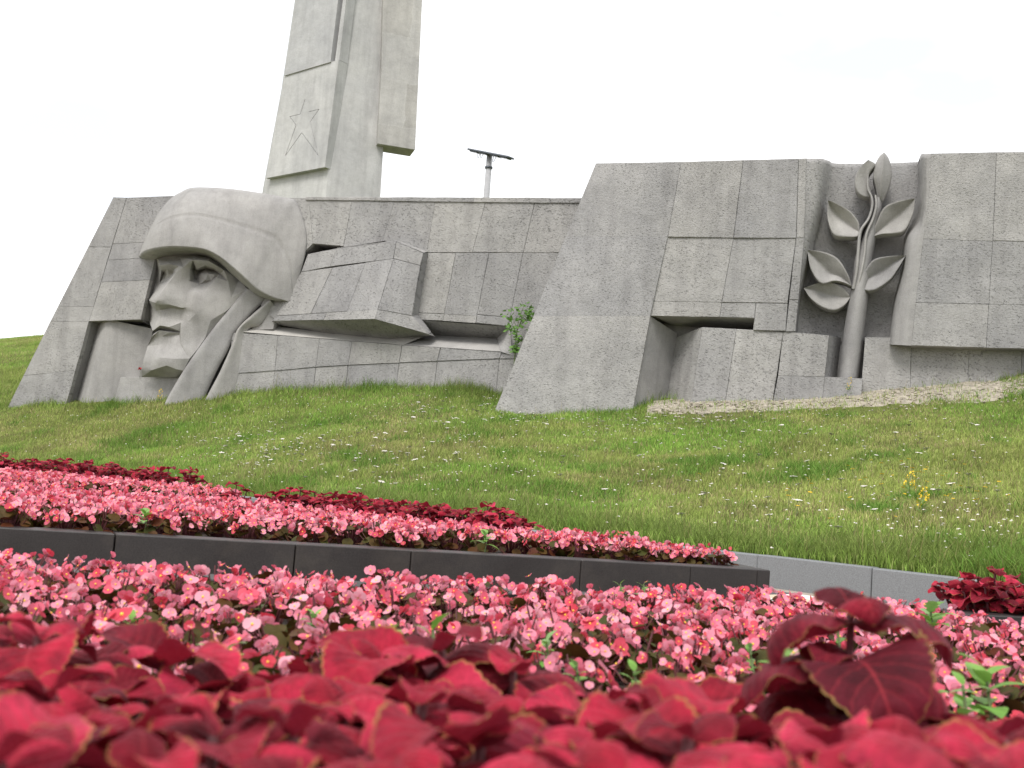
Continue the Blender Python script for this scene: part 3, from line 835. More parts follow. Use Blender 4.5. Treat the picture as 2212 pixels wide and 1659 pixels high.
low = slab('star_slab', TA, [T(205, 630, .18), T(598, 512, .18), T(652, 497, .18), T(538, 1386, .18), T(50, 1478, .18)], -.2)
slab('upper_slab', TA, [T(406, -700, .22), T(735, -700, .22), T(648, 0, .22), T(584, 514, .22), T(203, 627, .22)], -.2)
slab('slot_shade', TA, [T(730, -700, .01), T(770, -700, .01), T(692, 0, .01), T(628, 505, .01), T(580, 515, .01), T(644, 0, .01)], -.2, M['groove'])  # added dark sheet, its colour standing in for shade inside the slot
# engraved star: cut grooves into the slab
star = [(370, 822), (330, 945), (243, 966), (296, 1036), (206, 1292), (342, 1098), (480, 1288), (413, 1006), (486, 904), (400, 926)]
cut = []
for i in range(10):
    if i == 5: pass
    p, q = np.array(star[i], float), np.array(star[(i + 1) % 10], float)
    if i == 9: q = lerp(p, q, .0) ; continue
    d = (q - p) / np.linalg.norm(q - p); nn = np.array([-d[1], d[0]]) * (1.7 if i != 6 else 1.0)
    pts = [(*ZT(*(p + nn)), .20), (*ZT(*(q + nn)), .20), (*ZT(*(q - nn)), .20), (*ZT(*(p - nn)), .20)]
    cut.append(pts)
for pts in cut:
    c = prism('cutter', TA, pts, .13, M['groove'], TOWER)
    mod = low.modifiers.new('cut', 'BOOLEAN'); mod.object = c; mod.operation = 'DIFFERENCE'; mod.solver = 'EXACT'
bpy.context.view_layer.update()
dg = bpy.context.evaluated_depsgraph_get()
nm = bpy.data.meshes.new_from_object(low.evaluated_get(dg))
low.modifiers.clear(); low.data = nm
for o in [o for o in COL.objects if o.name.startswith('cutter')]: bpy.data.objects.remove(o)
tag(low, 'projecting slab engraved with the outline of a five-pointed star')
slab('wing', TB, [T(1068, -700, .28), T(1374, -700, .28), T(1346, 0, .28), T(1287, 1241, .28), T(975, 1190, .28), T(1006, 600, .28), T(1020, 50, .28)], -.55, M['wing'])

# ------------------------------------------------------------------ floodlight mast
tp = at_d(1058, 332, 33.0); bt = at_d(1047, 424, 33.0)
fx, fy = tp.x, tp.y
gz = ground_z(fx, fy)
FL = empty('floodlight_post', (fx, fy, gz), 'pale post with a dark crossbar of floodlights behind the wall', 'post')
def tube(name, path, radii, m, parent, k=12, capped=True):
    verts, faces = [], []
    for i, P in enumerate(path):
        P = Vector(P)
        d = (Vector(path[min(i + 1, len(path) - 1)]) - Vector(path[max(i - 1, 0)])).normalized()
        s = d.orthogonal().normalized() if abs(d.z) < .99 else Vector((1, 0, 0))
        if abs(d.z) < .99: s = d.cross(Vector((0, 0, 1))).normalized()
        u = d.cross(s)
        for j in range(k):
            a = 2 * math.pi * j / k
            verts.append(P + (s * math.cos(a) + u * math.sin(a)) * radii[i])
    for i in range(len(path) - 1):
        for j in range(k):
            faces.append((i * k + j, i * k + (j + 1) % k, (i + 1) * k + (j + 1) % k, (i + 1) * k + j))
    if capped: faces += [tuple(range(k))[::-1], tuple(range((len(path) - 1) * k, len(path) * k))]
    return mesh(name, verts, faces, m, parent, True)
def box(name, c, ax, ay, az, m, parent, bev=.01):
    """c centre; ax, ay, az half-extent vectors"""
    vs = [c + ax * sx + ay * sy + az * sz for sz in (-1, 1) for sy in (-1, 1) for sx in (-1, 1)]
    fs = [(0, 2, 3, 1), (4, 5, 7, 6), (0, 1, 5, 4), (2, 6, 7, 3), (0, 4, 6, 2), (1, 3, 7, 5)]
    o = mesh(name, vs, fs, m, parent)
    bm = bmesh.new(); bm.from_mesh(o.data)
    if bev: bmesh.ops.bevel(bm, geom=bm.edges[:], offset=bev, segments=1, affect='EDGES')
    bmesh.ops.recalc_face_normals(bm, faces=bm.faces); bm.to_mesh(o.data); bm.free()
    return o
tube('pole', [(fx, fy, gz - .3), (fx, fy, tp.z - .02)], [.12, .085], M['pole'], FL, 14)
la, lb = at_d(1016, 324, 33.4), at_d(1104, 341, 32.2)
mid = (la + lb) / 2; ax = (lb - la) / 2
sd = ax.cross(Vector((0, 0, 1))).normalized(); uz = sd.cross(ax.normalized())
if uz.z < 0: uz = -uz
box('crossbar', mid, ax, sd * .14, uz * .026, M['metal'], FL)
for t in (-.72, -.28, .3, .74):
    l = box('floodlight', mid + ax * t - uz * .040, ax * .17, sd * .12, uz * .014, M['metal'], FL)
    box('lens', mid + ax * t - uz * .058, ax * .15, sd * .10, uz * .004, M['lamp_glass'], l, 0)
tube('clamp', [(fx, fy, tp.z - .46), (fx, fy, tp.z - .40)], [.115, .115], M['metal'], FL)
for t, s in ((-.6, .13), (-.45, .10), (.18, .16)):
    P = mid + ax * t - uz * .06
    tube('cable', [P, P + ax * .03 - uz * s, P + ax * .08 - uz * s, P + ax * .12], [.008] * 4, M['cable'], FL, 6)

# ------------------------------------------------------------------ kerb
KERB = empty('kerb', (K[120].x, K[120].y, 0), 'low grey granite kerb along the foot of the grass slope', 'kerb')
acc = []
for i in range(1, NP_):
    acc.append((K[i] - K[i - 1]).length)
cum = np.concatenate([[0], np.cumsum(acc)])
def kpt(s):
    return Vector((np.interp(s, cum, [p.x for p in K]), np.interp(s, cum, [p.y for p in K]), 0))
i0 = min(range(NP_), key=lambda i: (K[i] - Vector((-13, 22.2, 0))).length)
i1 = min(range(NP_), key=lambda i: (K[i] - Vector((7, 4.8, 0))).length)
s = cum[i0] + .35
while s < cum[i1]:
    L = 1.0
    a, b = kpt(s), kpt(s + L - .008)
    d = (b - a).normalized(); nrm = Vector((d.y, -d.x, 0))
    if nrm.y > 0: nrm = -nrm
    j = random.uniform(-.004, .004)
    box('kerb_stone', (a + b) / 2 + nrm * .06 + Vector((0, 0, .11 + j)), (b - a) / 2, nrm * .075, Vector((0, 0, .145)), M['kerb'], KERB, .008)
    s += L

# tiles of the path where it shows past the end of the planter
td = Vector((math.cos(R(-46)), math.sin(R(-46)), 0)); tn = Vector((-td.y, td.x, 0))
cen = at_z(1760, 1268, 0.0)
tile_me = {}
for key in 'abc':
    o = box('tile', Vector((0, 0, 0)), td * .147, tn * .147, Vector((0, 0, .012)), M['tile_' + key], None, .004)
    tile_me[key] = o.data; bpy.data.objects.remove(o)
for i in range(-9, 10):
    for j in range(-8, 9):
        P = cen + td * .3 * i + tn * .3 * j
        key = 'aabacb'[(i * 2 + j * 3) % 6]
        if BVH.ray_cast(Vector((P.x + .3, P.y + .35, 5)), Vector((0, 0, -1)))[0] is not None: continue
        o = bpy.data.objects.new('tile', tile_me[key]); o.location = (P.x, P.y, .006 + random.uniform(0, .002)); link(o, paving)

# ------------------------------------------------------------------ planters
PT = .45
def planter(name, poly_, label, joints=None, thick=.12, top=PT):
    n = len(poly_)
    P = [Vector((*p, 0)) for p in poly_]
    c = sum(P, Vector((0, 0, 0))) / n
    root = empty(name, c, label, 'planter', 'dark granite planters')
    area = sum(P[i].x * P[(i + 1) % n].y - P[(i + 1) % n].x * P[i].y for i in range(n))
    inner = []
    for i in range(n):
        a, b, d = P[i - 1], P[i], P[(i + 1) % n]
        e1 = (b - a).normalized(); e2 = (d - b).normalized()
        n1 = Vector((-e1.y, e1.x, 0)); n2 = Vector((-e2.y, e2.x, 0))
        if area < 0: n1, n2 = -n1, -n2
        mv = (n1 + n2); mv = mv / max(.35, mv.dot(n1))
        inner.append(b + mv * thick)
    for i in range(n):
        a, b, ai, bi = P[i], P[(i + 1) % n], inner[i], inner[(i + 1) % n]
        L = (b - a).length
        ts_ = joints if (joints and i == 0) else [k / max(1, round(L / .7)) for k in range(1, max(1, round(L / .7)))]
        ts_ = [0] + list(ts_) + [1]
        for t0, t1 in zip(ts_[:-1], ts_[1:]):
            g_ = .0022 / L
            q = [a.lerp(b, t0 + g_), a.lerp(b, t1 - g_), ai.lerp(bi, t1 - g_), ai.lerp(bi, t0 + g_)]
            vs = [v + Vector((0, 0, -.01)) for v in q] + [v + Vector((0, 0, top)) for v in q]
            o = mesh('granite_slab', vs, [(3, 2, 1, 0), (4, 5, 6, 7), (0, 1, 5, 4), (1, 2, 6, 5), (2, 3, 7, 6), (3, 0, 4, 7)], M['granite'], root)
            bm = bmesh.new(); bm.from_mesh(o.data)
            bmesh.ops.recalc_face_normals(bm, faces=bm.faces)
            bmesh.ops.bevel(bm, geom=bm.edges[:], offset=.003, segments=1, affect='EDGES'); bm.to_mesh(o.data); bm.free()
    inn2 = [lerp(b, a, .02) for a, b in zip(P, inner)]
    sv = [v + Vector((0, 0, top - .03)) for v in inn2] + [v + Vector((0, 0, .0)) for v in inn2]
    so_ = mesh('soil', sv, [tuple(range(n)), tuple(range(2 * n - 1, n - 1, -1))] + [(i, (i + 1) % n, (i + 1) % n + n, i + n) for i in range(n)], M['soil'], root)
    recalc(so_)
    return root, inner
PA0, PA1 = at_z(0, 1140, PT), at_z(1665, 1232, PT)
dA = (PA1 - PA0); dA.z = 0; ndA = dA.normalized(); qA = Vector((-ndA.y, ndA.x, 0))
PAL = PA0 - ndA * 3.2
polyA = [tuple(PAL[:2]), tuple(PA1[:2]), tuple((PA1 + qA * .45)[:2]), (.15, 5.15), (-1.2, 6.25), tuple((PAL + qA * 2.3)[:2])]
LA = (PA1 - PAL).length
jA = []
for x in (250, 640, 890, 1257, 1494, 1638):
    y = np.interp(x, [0, 1665], [1140, 1232]); P = at_z(x, y, PT); jA.append((P - PAL).dot(ndA) / LA)
jA = [jA[0] * .28, jA[0] * .62] + jA
planter('granite_planter', polyA, 'dark granite planter whose end corner stands on the tiled path by the kerb', jA)
PB0, PB1 = at_z(100, 1064, PT), at_z(622, 1096, PT)
PBL = PB1 - ndA * 6.5
polyB = [tuple(PBL[:2]), tuple(PB1[:2]), tuple((PB1 + qA * .3)[:2]), (-2.6, 8.6), (-4.6, 10.6), tuple((PBL + qA * 4.0)[:2])]
planter('granite_planter', polyB, 'dark granite planter farther off, its wall showing as a thin line between pink flowers')
C1 = at_z(-150, 1195, .47); C2 = at_z(2260, 1330, .47)
C1 = Vector((-1.75, 2.33, 0)); C2 = C1 + ndA * 3.9
polyC = [(-1.75, .12), (2.1, .12), tuple(C2[:2]), tuple(C1[:2])]
planter('granite_planter', polyC, 'dark granite planter full of the big red coleus leaves and pink flowers', None, .12)

def inside(p, pg):
    x, y = p; c = False
    for i in range(len(pg)):
        x1, y1 = pg[i]; x2, y2 = pg[i - 1]
        if (y1 > y) != (y2 > y) and x < (x2 - x1) * (y - y1) / (y2 - y1) + x1: c = not c
    return c
def edge_dist(p, pg):
    P = Vector(p); best = 9
    for i in range(len(pg)):
        a, b = Vector(pg[i - 1]), Vector(pg[i]); d = b - a
        t = max(0, min(1, (P - a).dot(d) / d.length_squared)); best = min(best, (a + d * t - P).length)
    return best
SOIL = PT - .03

# ------------------------------------------------------------------ plant materials
def petal_mat():
    m, nt, b = mat('begonia_petal')
    oi = nd(nt, 'ShaderNodeObjectInfo'); at = nd(nt, 'ShaderNodeAttribute'); at.attribute_name = 'rnd'
    ad = nd(nt, 'ShaderNodeMath', operation='ADD'); nt.links.new(oi.outputs['Random'], ad.inputs[0]); nt.links.new(at.outputs['Fac'], ad.inputs[1])
    fr_ = nd(nt, 'ShaderNodeMath', operation='FRACT'); nt.links.new(ad.outputs[0], fr_.inputs[0])
    c = ramp(nt, fr_.outputs[0], [(0, (.64, .05, .08)), (.18, (.76, .11, .17)), (.5, (.84, .23, .33)), (.78, (.88, .33, .43)), (1, (.91, .46, .54))])
    nt.links.new(c, b.inputs['Base Color'])
    b.inputs['Roughness'].default_value = .5
    b.inputs['Specular IOR Level'].default_value = .3
    tr = nd(nt, 'ShaderNodeBsdfTranslucent'); nt.links.new(c, tr.inputs[0])
    mx = nd(nt, 'ShaderNodeMixShader'); mx.inputs[0].default_value = .35
    nt.links.new(b.outputs[0], mx.inputs[1]); nt.links.new(tr.outputs[0], mx.inputs[2])
    nt.links.new(mx.outputs[0], nt.nodes['Material Output'].inputs[0])
    return m
def leaf_mat(name, cols, rough=.4, trans=.2, spec=.5):
    m, nt, b = mat(name)
    oi = nd(nt, 'ShaderNodeObjectInfo'); at = nd(nt, 'ShaderNodeAttribute'); at.attribute_name = 'rnd'
    ad = nd(nt, 'ShaderNodeMath', operation='ADD'); nt.links.new(oi.outputs['Random'], ad.inputs[0]); nt.links.new(at.outputs['Fac'], ad.inputs[1])
    fr_ = nd(nt, 'ShaderNodeMath', operation='FRACT'); nt.links.new(ad.outputs[0], fr_.inputs[0])
    c = ramp(nt, fr_.outputs[0], [(i / (len(cols) - 1), k) for i, k in enumerate(cols)])
    g = nd(nt, 'ShaderNodeNewGeometry').outputs['Position']
    c = mix(nt, .5, c, ramp(nt, noisetex(nt, g, 70, 3), [(.3, (.7, .7, .7)), (.7, (1.3, 1.3, 1.3))]), 'MULTIPLY')
    nt.links.new(c, b.inputs['Base Color']); b.inputs['Roughness'].default_value = rough
    b.inputs['Specular IOR Level'].default_value = spec
    tr = nd(nt, 'ShaderNodeBsdfTranslucent'); nt.links.new(c, tr.inputs[0])
    mx = nd(nt, 'ShaderNodeMixShader'); mx.inputs[0].default_value = trans
    nt.links.new(b.outputs[0], mx.inputs[1]); nt.links.new(tr.outputs[0], mx.inputs[2])
    nt.links.new(mx.outputs[0], nt.nodes['Material Output'].inputs[0])
    return m
M['petal'] = petal_mat()
M['stamen'] = simple('stamen', (.85, .55, .06), .6, .1, 50)
M['begonia_leaf'] = leaf_mat('begonia_leaf', [(.085, .022, .010), (.085, .042, .012), (.055, .062, .015), (.10, .045, .014)], .55, .2, .15)
M['weed'] = leaf_mat('weed_leaf', [(.13, .30, .04), (.20, .38, .06), (.22, .36, .13)], .5, .3)
M['sapling'] = leaf_mat('sapling_leaf', [(.09, .20, .03), (.14, .28, .05)], .5, .3)
M['yarrow'] = simple('white_umbel', (.62, .58, .53), .8, .12, 60)
M['yellow'] = simple('yellow_bloom', (.80, .55, .03), .7, .15, 60)

def coleus_mat(name, stops):
    m, nt, b = mat(name)
    uv = nd(nt, 'ShaderNodeUVMap'); sp = nd(nt, 'ShaderNodeSeparateXYZ'); nt.links.new(uv.outputs[0], sp.inputs[0])
    def mth(op, a, bb=None):
        n = nd(nt, 'ShaderNodeMath', operation=op)
        for i, v in enumerate((a, bb)):
            if v is None: continue
            if hasattr(v, 'is_linked'): nt.links.new(v, n.inputs[i])
            else: n.inputs[i].default_value = v
        return n.outputs[0]
    ac = mth('ABSOLUTE', mth('SUBTRACT', mth('MULTIPLY', sp.outputs[0], 2.0), 1.0))
    # side veins sweep forward from the midrib
    ph = mth('SUBTRACT', sp.outputs[1], mth('MULTIPLY', ac, .26))
    tri = mth('ABSOLUTE', mth('SUBTRACT', mth('FRACT', mth('MULTIPLY', ph, 8.0)), .5))
    vein = ramp(nt, tri, [(.0, 1.0), (.09, .0)])
    midr = ramp(nt, ac, [(.0, 1.0), (.05, 0.0)])
    g = nd(nt, 'ShaderNodeNewGeometry')
    n1 = noisetex(nt, g.outputs['Position'], 35, 4, .6); n2 = noisetex(nt, g.outputs['Position'], 420, 4, .7)
    oi = nd(nt, 'ShaderNodeObjectInfo'); at = nd(nt, 'ShaderNodeAttribute'); at.attribute_name = 'rnd'
    rd = mth('FRACT', mth('ADD', oi.outputs['Random'], at.outputs['Fac']))
    base = ramp(nt, rd, stops)
    c = mix(nt, .85, base, ramp(nt, n1, [(.32, (.35, .3, .4)), (.5, (.95, .9, .9)), (.68, (1.45, 1.5, 1.5))]), 'MULTIPLY')
    c = mix(nt, .7, c, ramp(nt, n2, [(.3, (.5, .45, .45)), (.7, (1.5, 1.5, 1.5))]), 'MULTIPLY')
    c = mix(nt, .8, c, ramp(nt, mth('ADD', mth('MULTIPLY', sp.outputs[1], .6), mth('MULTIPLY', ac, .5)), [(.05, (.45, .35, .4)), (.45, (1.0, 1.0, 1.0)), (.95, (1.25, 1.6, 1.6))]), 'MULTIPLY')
    vm = mth('MULTIPLY', vein, .30)
    c = mix(nt, vm, c, (.40, .03, .045))
    c = mix(nt, mth('MULTIPLY', midr, .5), c, (.42, .035, .05))
    # narrow straw-green rim
    rim = mth('MULTIPLY', mth('MAXIMUM', ramp(nt, ac, [(.93, 0.0), (.985, 1.0)]), ramp(nt, sp.outputs[1], [(.975, 0.0), (.995, 1.0)])), ramp(nt, noisetex(nt, g.outputs['Position'], 60, 2), [(.38, .15), (.58, 1.0)]))
    c = mix(nt, mth('MULTIPLY', rim, .75), c, (.34, .24, .07))
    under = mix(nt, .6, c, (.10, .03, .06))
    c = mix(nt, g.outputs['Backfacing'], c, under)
    nt.links.new(c, b.inputs['Base Color'])
    b.inputs['Roughness'].default_value = .7
    b.inputs['Specular IOR Level'].default_value = .18
    b.inputs['Sheen Weight'].default_value = .11
    b.inputs['Sheen Roughness'].default_value = .45
    b.inputs['Sheen Tint'].default_value = (1.0, .45, .55, 1)
    h = mth('ADD', mth('MULTIPLY', tri, .8), mth('ADD', mth('MULTIPLY', n2, .3), mth('MULTIPLY', n1, .8)))
    bump(nt, b, h, .5, .004)
    tr = nd(nt, 'ShaderNodeBsdfTranslucent'); tr.inputs[0].default_value = (.45, .02, .04, 1)
    mx = nd(nt, 'ShaderNodeMixShader'); mx.inputs[0].default_value = .18
    nt.links.new(b.outputs[0], mx.inputs[1]); nt.links.new(tr.outputs[0], mx.inputs[2])
    nt.links.new(mx.outputs[0], nt.nodes['Material Output'].inputs[0])
    return m
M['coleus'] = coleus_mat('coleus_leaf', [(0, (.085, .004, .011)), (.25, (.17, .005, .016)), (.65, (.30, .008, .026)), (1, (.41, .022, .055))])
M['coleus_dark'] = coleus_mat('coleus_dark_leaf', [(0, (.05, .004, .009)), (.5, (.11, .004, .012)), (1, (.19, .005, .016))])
M['coleus_stem'] = simple('coleus_stem', (.13, .035, .04), .6, .2, 40)

# ------------------------------------------------------------------ plant part meshes (shared)
class MB:
    def __init__(s): s.v, s.f, s.mi, s.rnd = [], [], [], []
    def add(s, verts, faces, mi=0, rnd=0.0, M4=None):
        b = len(s.v)
        s.v += [tuple(M4 @ Vector(v)) if M4 is not None else tuple(v) for v in verts]
        s.f += [tuple(i + b for i in f) for f in faces]; s.mi += [mi] * len(faces) if not hasattr(mi, '__len__') else list(mi)
        s.rnd += [rnd] * len(verts)
    def me(s, name, mats, smooth=True, uv=None):
        me = bpy.data.meshes.new(name); me.from_pydata(s.v, [], s.f)
        for mm in mats: me.materials.append(mm)
        me.polygons.foreach_set('material_index', s.mi)
        if smooth: me.polygons.foreach_set('use_smooth', [True] * len(s.f))
        a = me.attributes.new('rnd', 'FLOAT', 'POINT'); a.data.foreach_set('value', s.rnd)
        if uv is not None:
            u = me.uv_layers.new(name='UVMap')
            li = np.zeros(len(me.loops), int); me.loops.foreach_get('vertex_index', li)
            u.data.foreach_set('uv', np.array(uv)[li].ravel())
        me.update(); return me
def flower_geo(r=.5):
    """begonia bloom about 1 across: two wide and two narrow petals round a yellow boss"""
    v, f, mi = [], [], []
    for az, L, Wd, lift in ((0, .55, .34, .10), (180, .55, .34, .10), (90, .46, .26, .02), (270, .46, .26, .02)):
        a = R(az + random.uniform(-8, 8)); b = len(v); k = 7
        ca, sa = math.cos(a), math.sin(a)
        pts = [(0, 0, 0)]
        for i in range(k + 1):
            t = i / k * math.pi
            x = L * (.12 + .88 * math.sin(t / 1.0) ** .7) if 0 else None
        ring = []
        for i in range(9):
            t = -math.pi * .86 + i / 8 * 2 * math.pi * .86
            ring.append((L * .52 + L * .48 * math.cos(t), Wd * math.sin(t) * 1.05, lift * (1 + .8 * math.cos(t)) + random.uniform(-.02, .02)))
        cpt = (L * .5, 0, lift * .55)
        for p in [cpt] + ring:
            v.append((p[0] * ca - p[1] * sa, p[0] * sa + p[1] * ca, p[2]))
        for i in range(9): f.append((b, b + 1 + i, b + 1 + (i + 1) % 9)); mi.append(0)
    b = len(v)
    for z, rr in ((.02, .09), (.09, .08), (.12, .04)):
        for i in range(6):
            a = i * math.pi / 3; v.append((rr * math.cos(a), rr * math.sin(a), z))
    for j in range(2):
        for i in range(6): f.append((b + j * 6 + i, b + j * 6 + (i + 1) % 6, b + j * 6 + 6 + (i + 1) % 6, b + j * 6 + 6 + i)); mi.append(1)
    f.append(tuple(b + 12 + i for i in range(6))); mi.append(1)
    return v, f, mi
def bleaf_geo():
    """round, cupped begonia leaf, base at origin, length 1 along x"""
    v = [(.42, 0, .10)]; f = []; n = 12
    for rr in (.55, 1.0):
        for i in range(n):
            a = 2 * math.pi * i / n + .26
            x = .5 + .5 * math.cos(a) * rr; y = .46 * math.sin(a) * rr * (1 + .08 * math.sin(3 * a))
            z = .10 * (1 - rr) + (.10 * (x - .5) ** 2 * 4 + .12 * abs(y)) * rr + random.uniform(-.02, .02)
            v.append((x, y, z))
    for i in range(n):
        f.append((0, 1 + i, 1 + (i + 1) % n))
        f.append((1 + i, 1 + n + i, 1 + n + (i + 1) % n, 1 + (i + 1) % n))
    return v, f
FL_ME = []
for k in range(4):
    b_ = MB(); v, f, mi = flower_geo(); b_.add(v, f, mi, random.random()); FL_ME.append(b_.me('flower', [M['petal'], M['stamen']]))
LF_ME = []
for k in range(3):
    b_ = MB(); v, f = bleaf_geo(); b_.add(v, f, 0, random.random()); LF_ME.append(b_.me('leaf', [M['begonia_leaf']]))

def aim(direction, roll=0.0):
    q = Vector(direction).to_track_quat('Z', 'Y'); return q.to_matrix() @ Matrix.Rotation(roll, 3, 'Z')
def begonia_layout(r, h, nl, nf):
    """leaf and flower transforms for a rounded cushion of radius r and height h"""
    L, Fo = [], []
    for i in range(nl):
        a = i * 2.399 + random.uniform(-.3, .3); t = (i + .5) / nl
        rad = r * math.sqrt(t) * .75
        z = h * (.92 - .58 * t) * random.uniform(.8, 1.08)
        s = random.uniform(.028, .045)
        rot = Matrix.Rotation(a + random.uniform(-.9, .9), 3, 'Z') @ Matrix.Rotation(random.uniform(-.55, .95), 3, 'Y') @ Matrix.Rotation(random.uniform(-.8, .8), 3, 'X')
        L.append((Vector((rad * math.cos(a) * .8, rad * math.sin(a) * .8, z)), rot, s))
    ncl = max(3, nf // 3)
    for c in range(ncl):
        a = c * 2.399 * 1.7 + random.uniform(-.5, .5); t = (c + .3) / ncl
        rad = r * math.sqrt(t); z = h * (1.08 - .42 * t * t) * random.uniform(.9, 1.1)
        for q in range(random.choice((2, 3, 3, 4, 5))):
            d = Vector((math.cos(a) * (.3 + t) + random.uniform(-.8, .8), math.sin(a) * (.3 + t) + random.uniform(-.8, .8), random.uniform(.25, .9)))
            Fo.append((Vector((rad * math.cos(a) + random.gauss(0, .011), rad * math.sin(a) + random.gauss(0, .011), z + random.gauss(0, .008))), aim(d, random.uniform(0, 6.28)), random.choice((.010, .013, .016, .019, .022, .025, .028)) * random.uniform(.9, 1.1)))
    return L, Fo
BG = [begonia_layout(.090, .086, 30, 38) for _ in range(6)]
BST = []
for L, Fo in BG:
    b_ = MB()
    for P, rot, s in L + Fo[::2]:
        w_ = .0022
        top = P * .98
        v = [(w_, 0, -.02), (-w_, w_, -.02), (-w_, -w_, -.02), (top.x + w_ * .6, top.y, top.z), (top.x - w_ * .6, top.y + w_ * .6, top.z), (top.x - w_ * .6, top.y - w_ * .6, top.z)]
        b_.add(v, [(0, 1, 4, 3), (1, 2, 5, 4), (2, 0, 3, 5)], 0, .2)
    BST.append(b_.me('stems', [M['coleus_stem']]))
BJ_L, BJ_F = [], []
for k, (L, Fo) in enumerate(BG):
    bl, bf = MB(), MB()
    for P, rot, s in L:
        v, f = bleaf_geo(); bl.add(v, f, 0, random.random(), Matrix.Translation(P) @ rot.to_4x4() @ Matrix.Scale(s, 4))
    for P, rot, s in Fo:
        v, f, mi = flower_geo(); bf.add(v, f, mi, random.random(), Matrix.Translation(P) @ rot.to_4x4() @ Matrix.Scale(s, 4))
    BJ_L.append(bl.me('foliage', [M['begonia_leaf']])); BJ_F.append(bf.me('blossoms', [M['petal'], M['stamen']]))

def visible(P, mx=90, my=160):
    x, y, d = proj(P); return d > .2 and -mx < x < 2212 + mx and -my < y < 1659 + my
nbeg = 0
def begonia(x, y, z, label, group, fine, scale=1.0, lean=0.0):
    global nbeg
    nbeg += 1
    root = empty('begonia', (x, y, z), label, 'flower', group)
    rz = random.uniform(0, 6.28)
    root.rotation_euler = (0, 0, rz); root.scale = (scale,) * 3
    k = random.randrange(6)
    o = link(bpy.data.objects.new('stems', BST[k]), root); o['kind'] = 'stuff'
    if fine:
        L, Fo = BG[k]
        thin = random.choice((1.0, 1.0, .85, .6)) * min(1.0, .42 + .42 * (y - 1.1))
        for P, rot, s in L:
            o = bpy.data.objects.new('leaf', random.choice(LF_ME)); o.location = P; o.rotation_euler = rot.to_euler(); o.scale = (s,) * 3; link(o, root)
        for P, rot, s in Fo:
            if random.random() > thin: continue
            # flower faces were aimed with -y forward; undo the plant's own turn so that they look outwards evenly
            o = bpy.data.objects.new('flower', random.choice(FL_ME)); o.location = P; o.rotation_euler = rot.to_euler(); o.scale = (s * random.uniform(.9, 1.1),) * 3; link(o, root)
    else:
        o = link(bpy.data.objects.new('foliage', BJ_L[k]), root); o['kind'] = 'stuff'
        o = link(bpy.data.objects.new('blossoms', BJ_F[k]), root); o['kind'] = 'stuff'
    return root

def scatter(pg, sp, cond):
    xs_ = [p[0] for p in pg]; ys_ = [p[1] for p in pg]
    out, j = [], 0
    y = min(ys_)
    while y < max(ys_):
        x = min(xs_) + (sp * .5 if j % 2 else 0)
        while x < max(xs_):
            p = (x + random.uniform(-.22, .22) * sp, y + random.uniform(-.22, .22) * sp)
            if inside(p, pg) and cond(p): out.append(p)
            x += sp
        y += sp * .87; j += 1
    return out
# near bed
for p in scatter(polyC, .145, lambda p: p[1] > 1.12 and visible(Vector((*p, .48)), 120, 200) and edge_dist(p, polyC) > .10 and not (p[0] > 1.14 and p[1] > 2.78)):
    begonia(*p, SOIL - .010 - .014 * min(1, max(0, p[1] - 1.4)), 'pink begonia in the bed directly behind the big red coleus leaves', 'begonias behind the front coleus', True, random.uniform(.78, 1.0))
nC = nbeg
# planter A : coleus patch along its back edge
A_back = [Vector((.06, 4.98, 0)), Vector((-.42, 5.35, 0)), Vector((-.95, 5.80, 0)), Vector((-1.22, 5.98, 0))]
def near_line(p, pts, r):
    P = Vector((*p, 0)); best = 9
    for a, b in zip(pts[:-1], pts[1:]):
        d = b - a; t = max(0, min(1, (P - a).dot(d) / d.length_squared)); best = min(best, (a + d * t - P).length)
    return best < r
for p in scatter(polyA, .175, lambda p: visible(Vector((*p, .5)), 60, 60) and edge_dist(p, polyA) > .135 and not near_line(p, A_back, .17)):
    begonia(*p, SOIL, 'pink begonia in the dark granite planter that ends by the tiled path', 'begonias in the middle planter', False, random.uniform(.9, 1.12))
for k in range(7):
    P = PA1 - ndA * (.13 + k * .11) + qA * (.19 + .05 * (k % 2) + .02 * k)
    begonia(P.x, P.y, SOIL, 'pink begonia in the dark granite planter that ends by the tiled path', 'begonias in the middle planter', False, random.uniform(.8, .95))
nA = nbeg - nC
B_back = [Vector((-2.35, 7.95, 0)), Vector((-3.1, 8.55, 0)), Vector((-4.1, 9.1, 0)), Vector((-5.4, 9.4, 0))]
ptsB = scatter(polyB, .185, lambda p: visible(Vector((*p, .5)), 30, 30) and edge_dist(p, polyB) > .16 and not near_line(p, B_back, .25)
               and p[1] < 8.6)
bm_ = MB()
for p in ptsB:
    k = random.randrange(6); T4 = Matrix.Translation((*p, SOIL)) @ Matrix.Rotation(random.uniform(0, 6.28), 4, 'Z') @ Matrix.Scale(random.uniform(.95, 1.2), 4)
    L, Fo = BG[k]
    for P, rot, sc in L:
        v, f = bleaf_geo(); bm_.add(v, f, 2, random.random(), T4 @ Matrix.Translation(P) @ rot.to_4x4() @ Matrix.Scale(sc, 4))
    for P, rot, sc in Fo:
        v, f, mi = flower_geo(); bm_.add(v, f, mi, random.random(), T4 @ Matrix.Translation(P) @ rot.to_4x4() @ Matrix.Scale(sc, 4))
o = bpy.data.objects.new('begonia_bed', bm_.me('begonia_bed', [M['petal'], M['stamen'], M['begonia_leaf']]))
tag(link(o), 'mass of pink begonias filling the farther planter', 'flowers', kind='stuff')
print('begonias', nC, nA, len(ptsB))

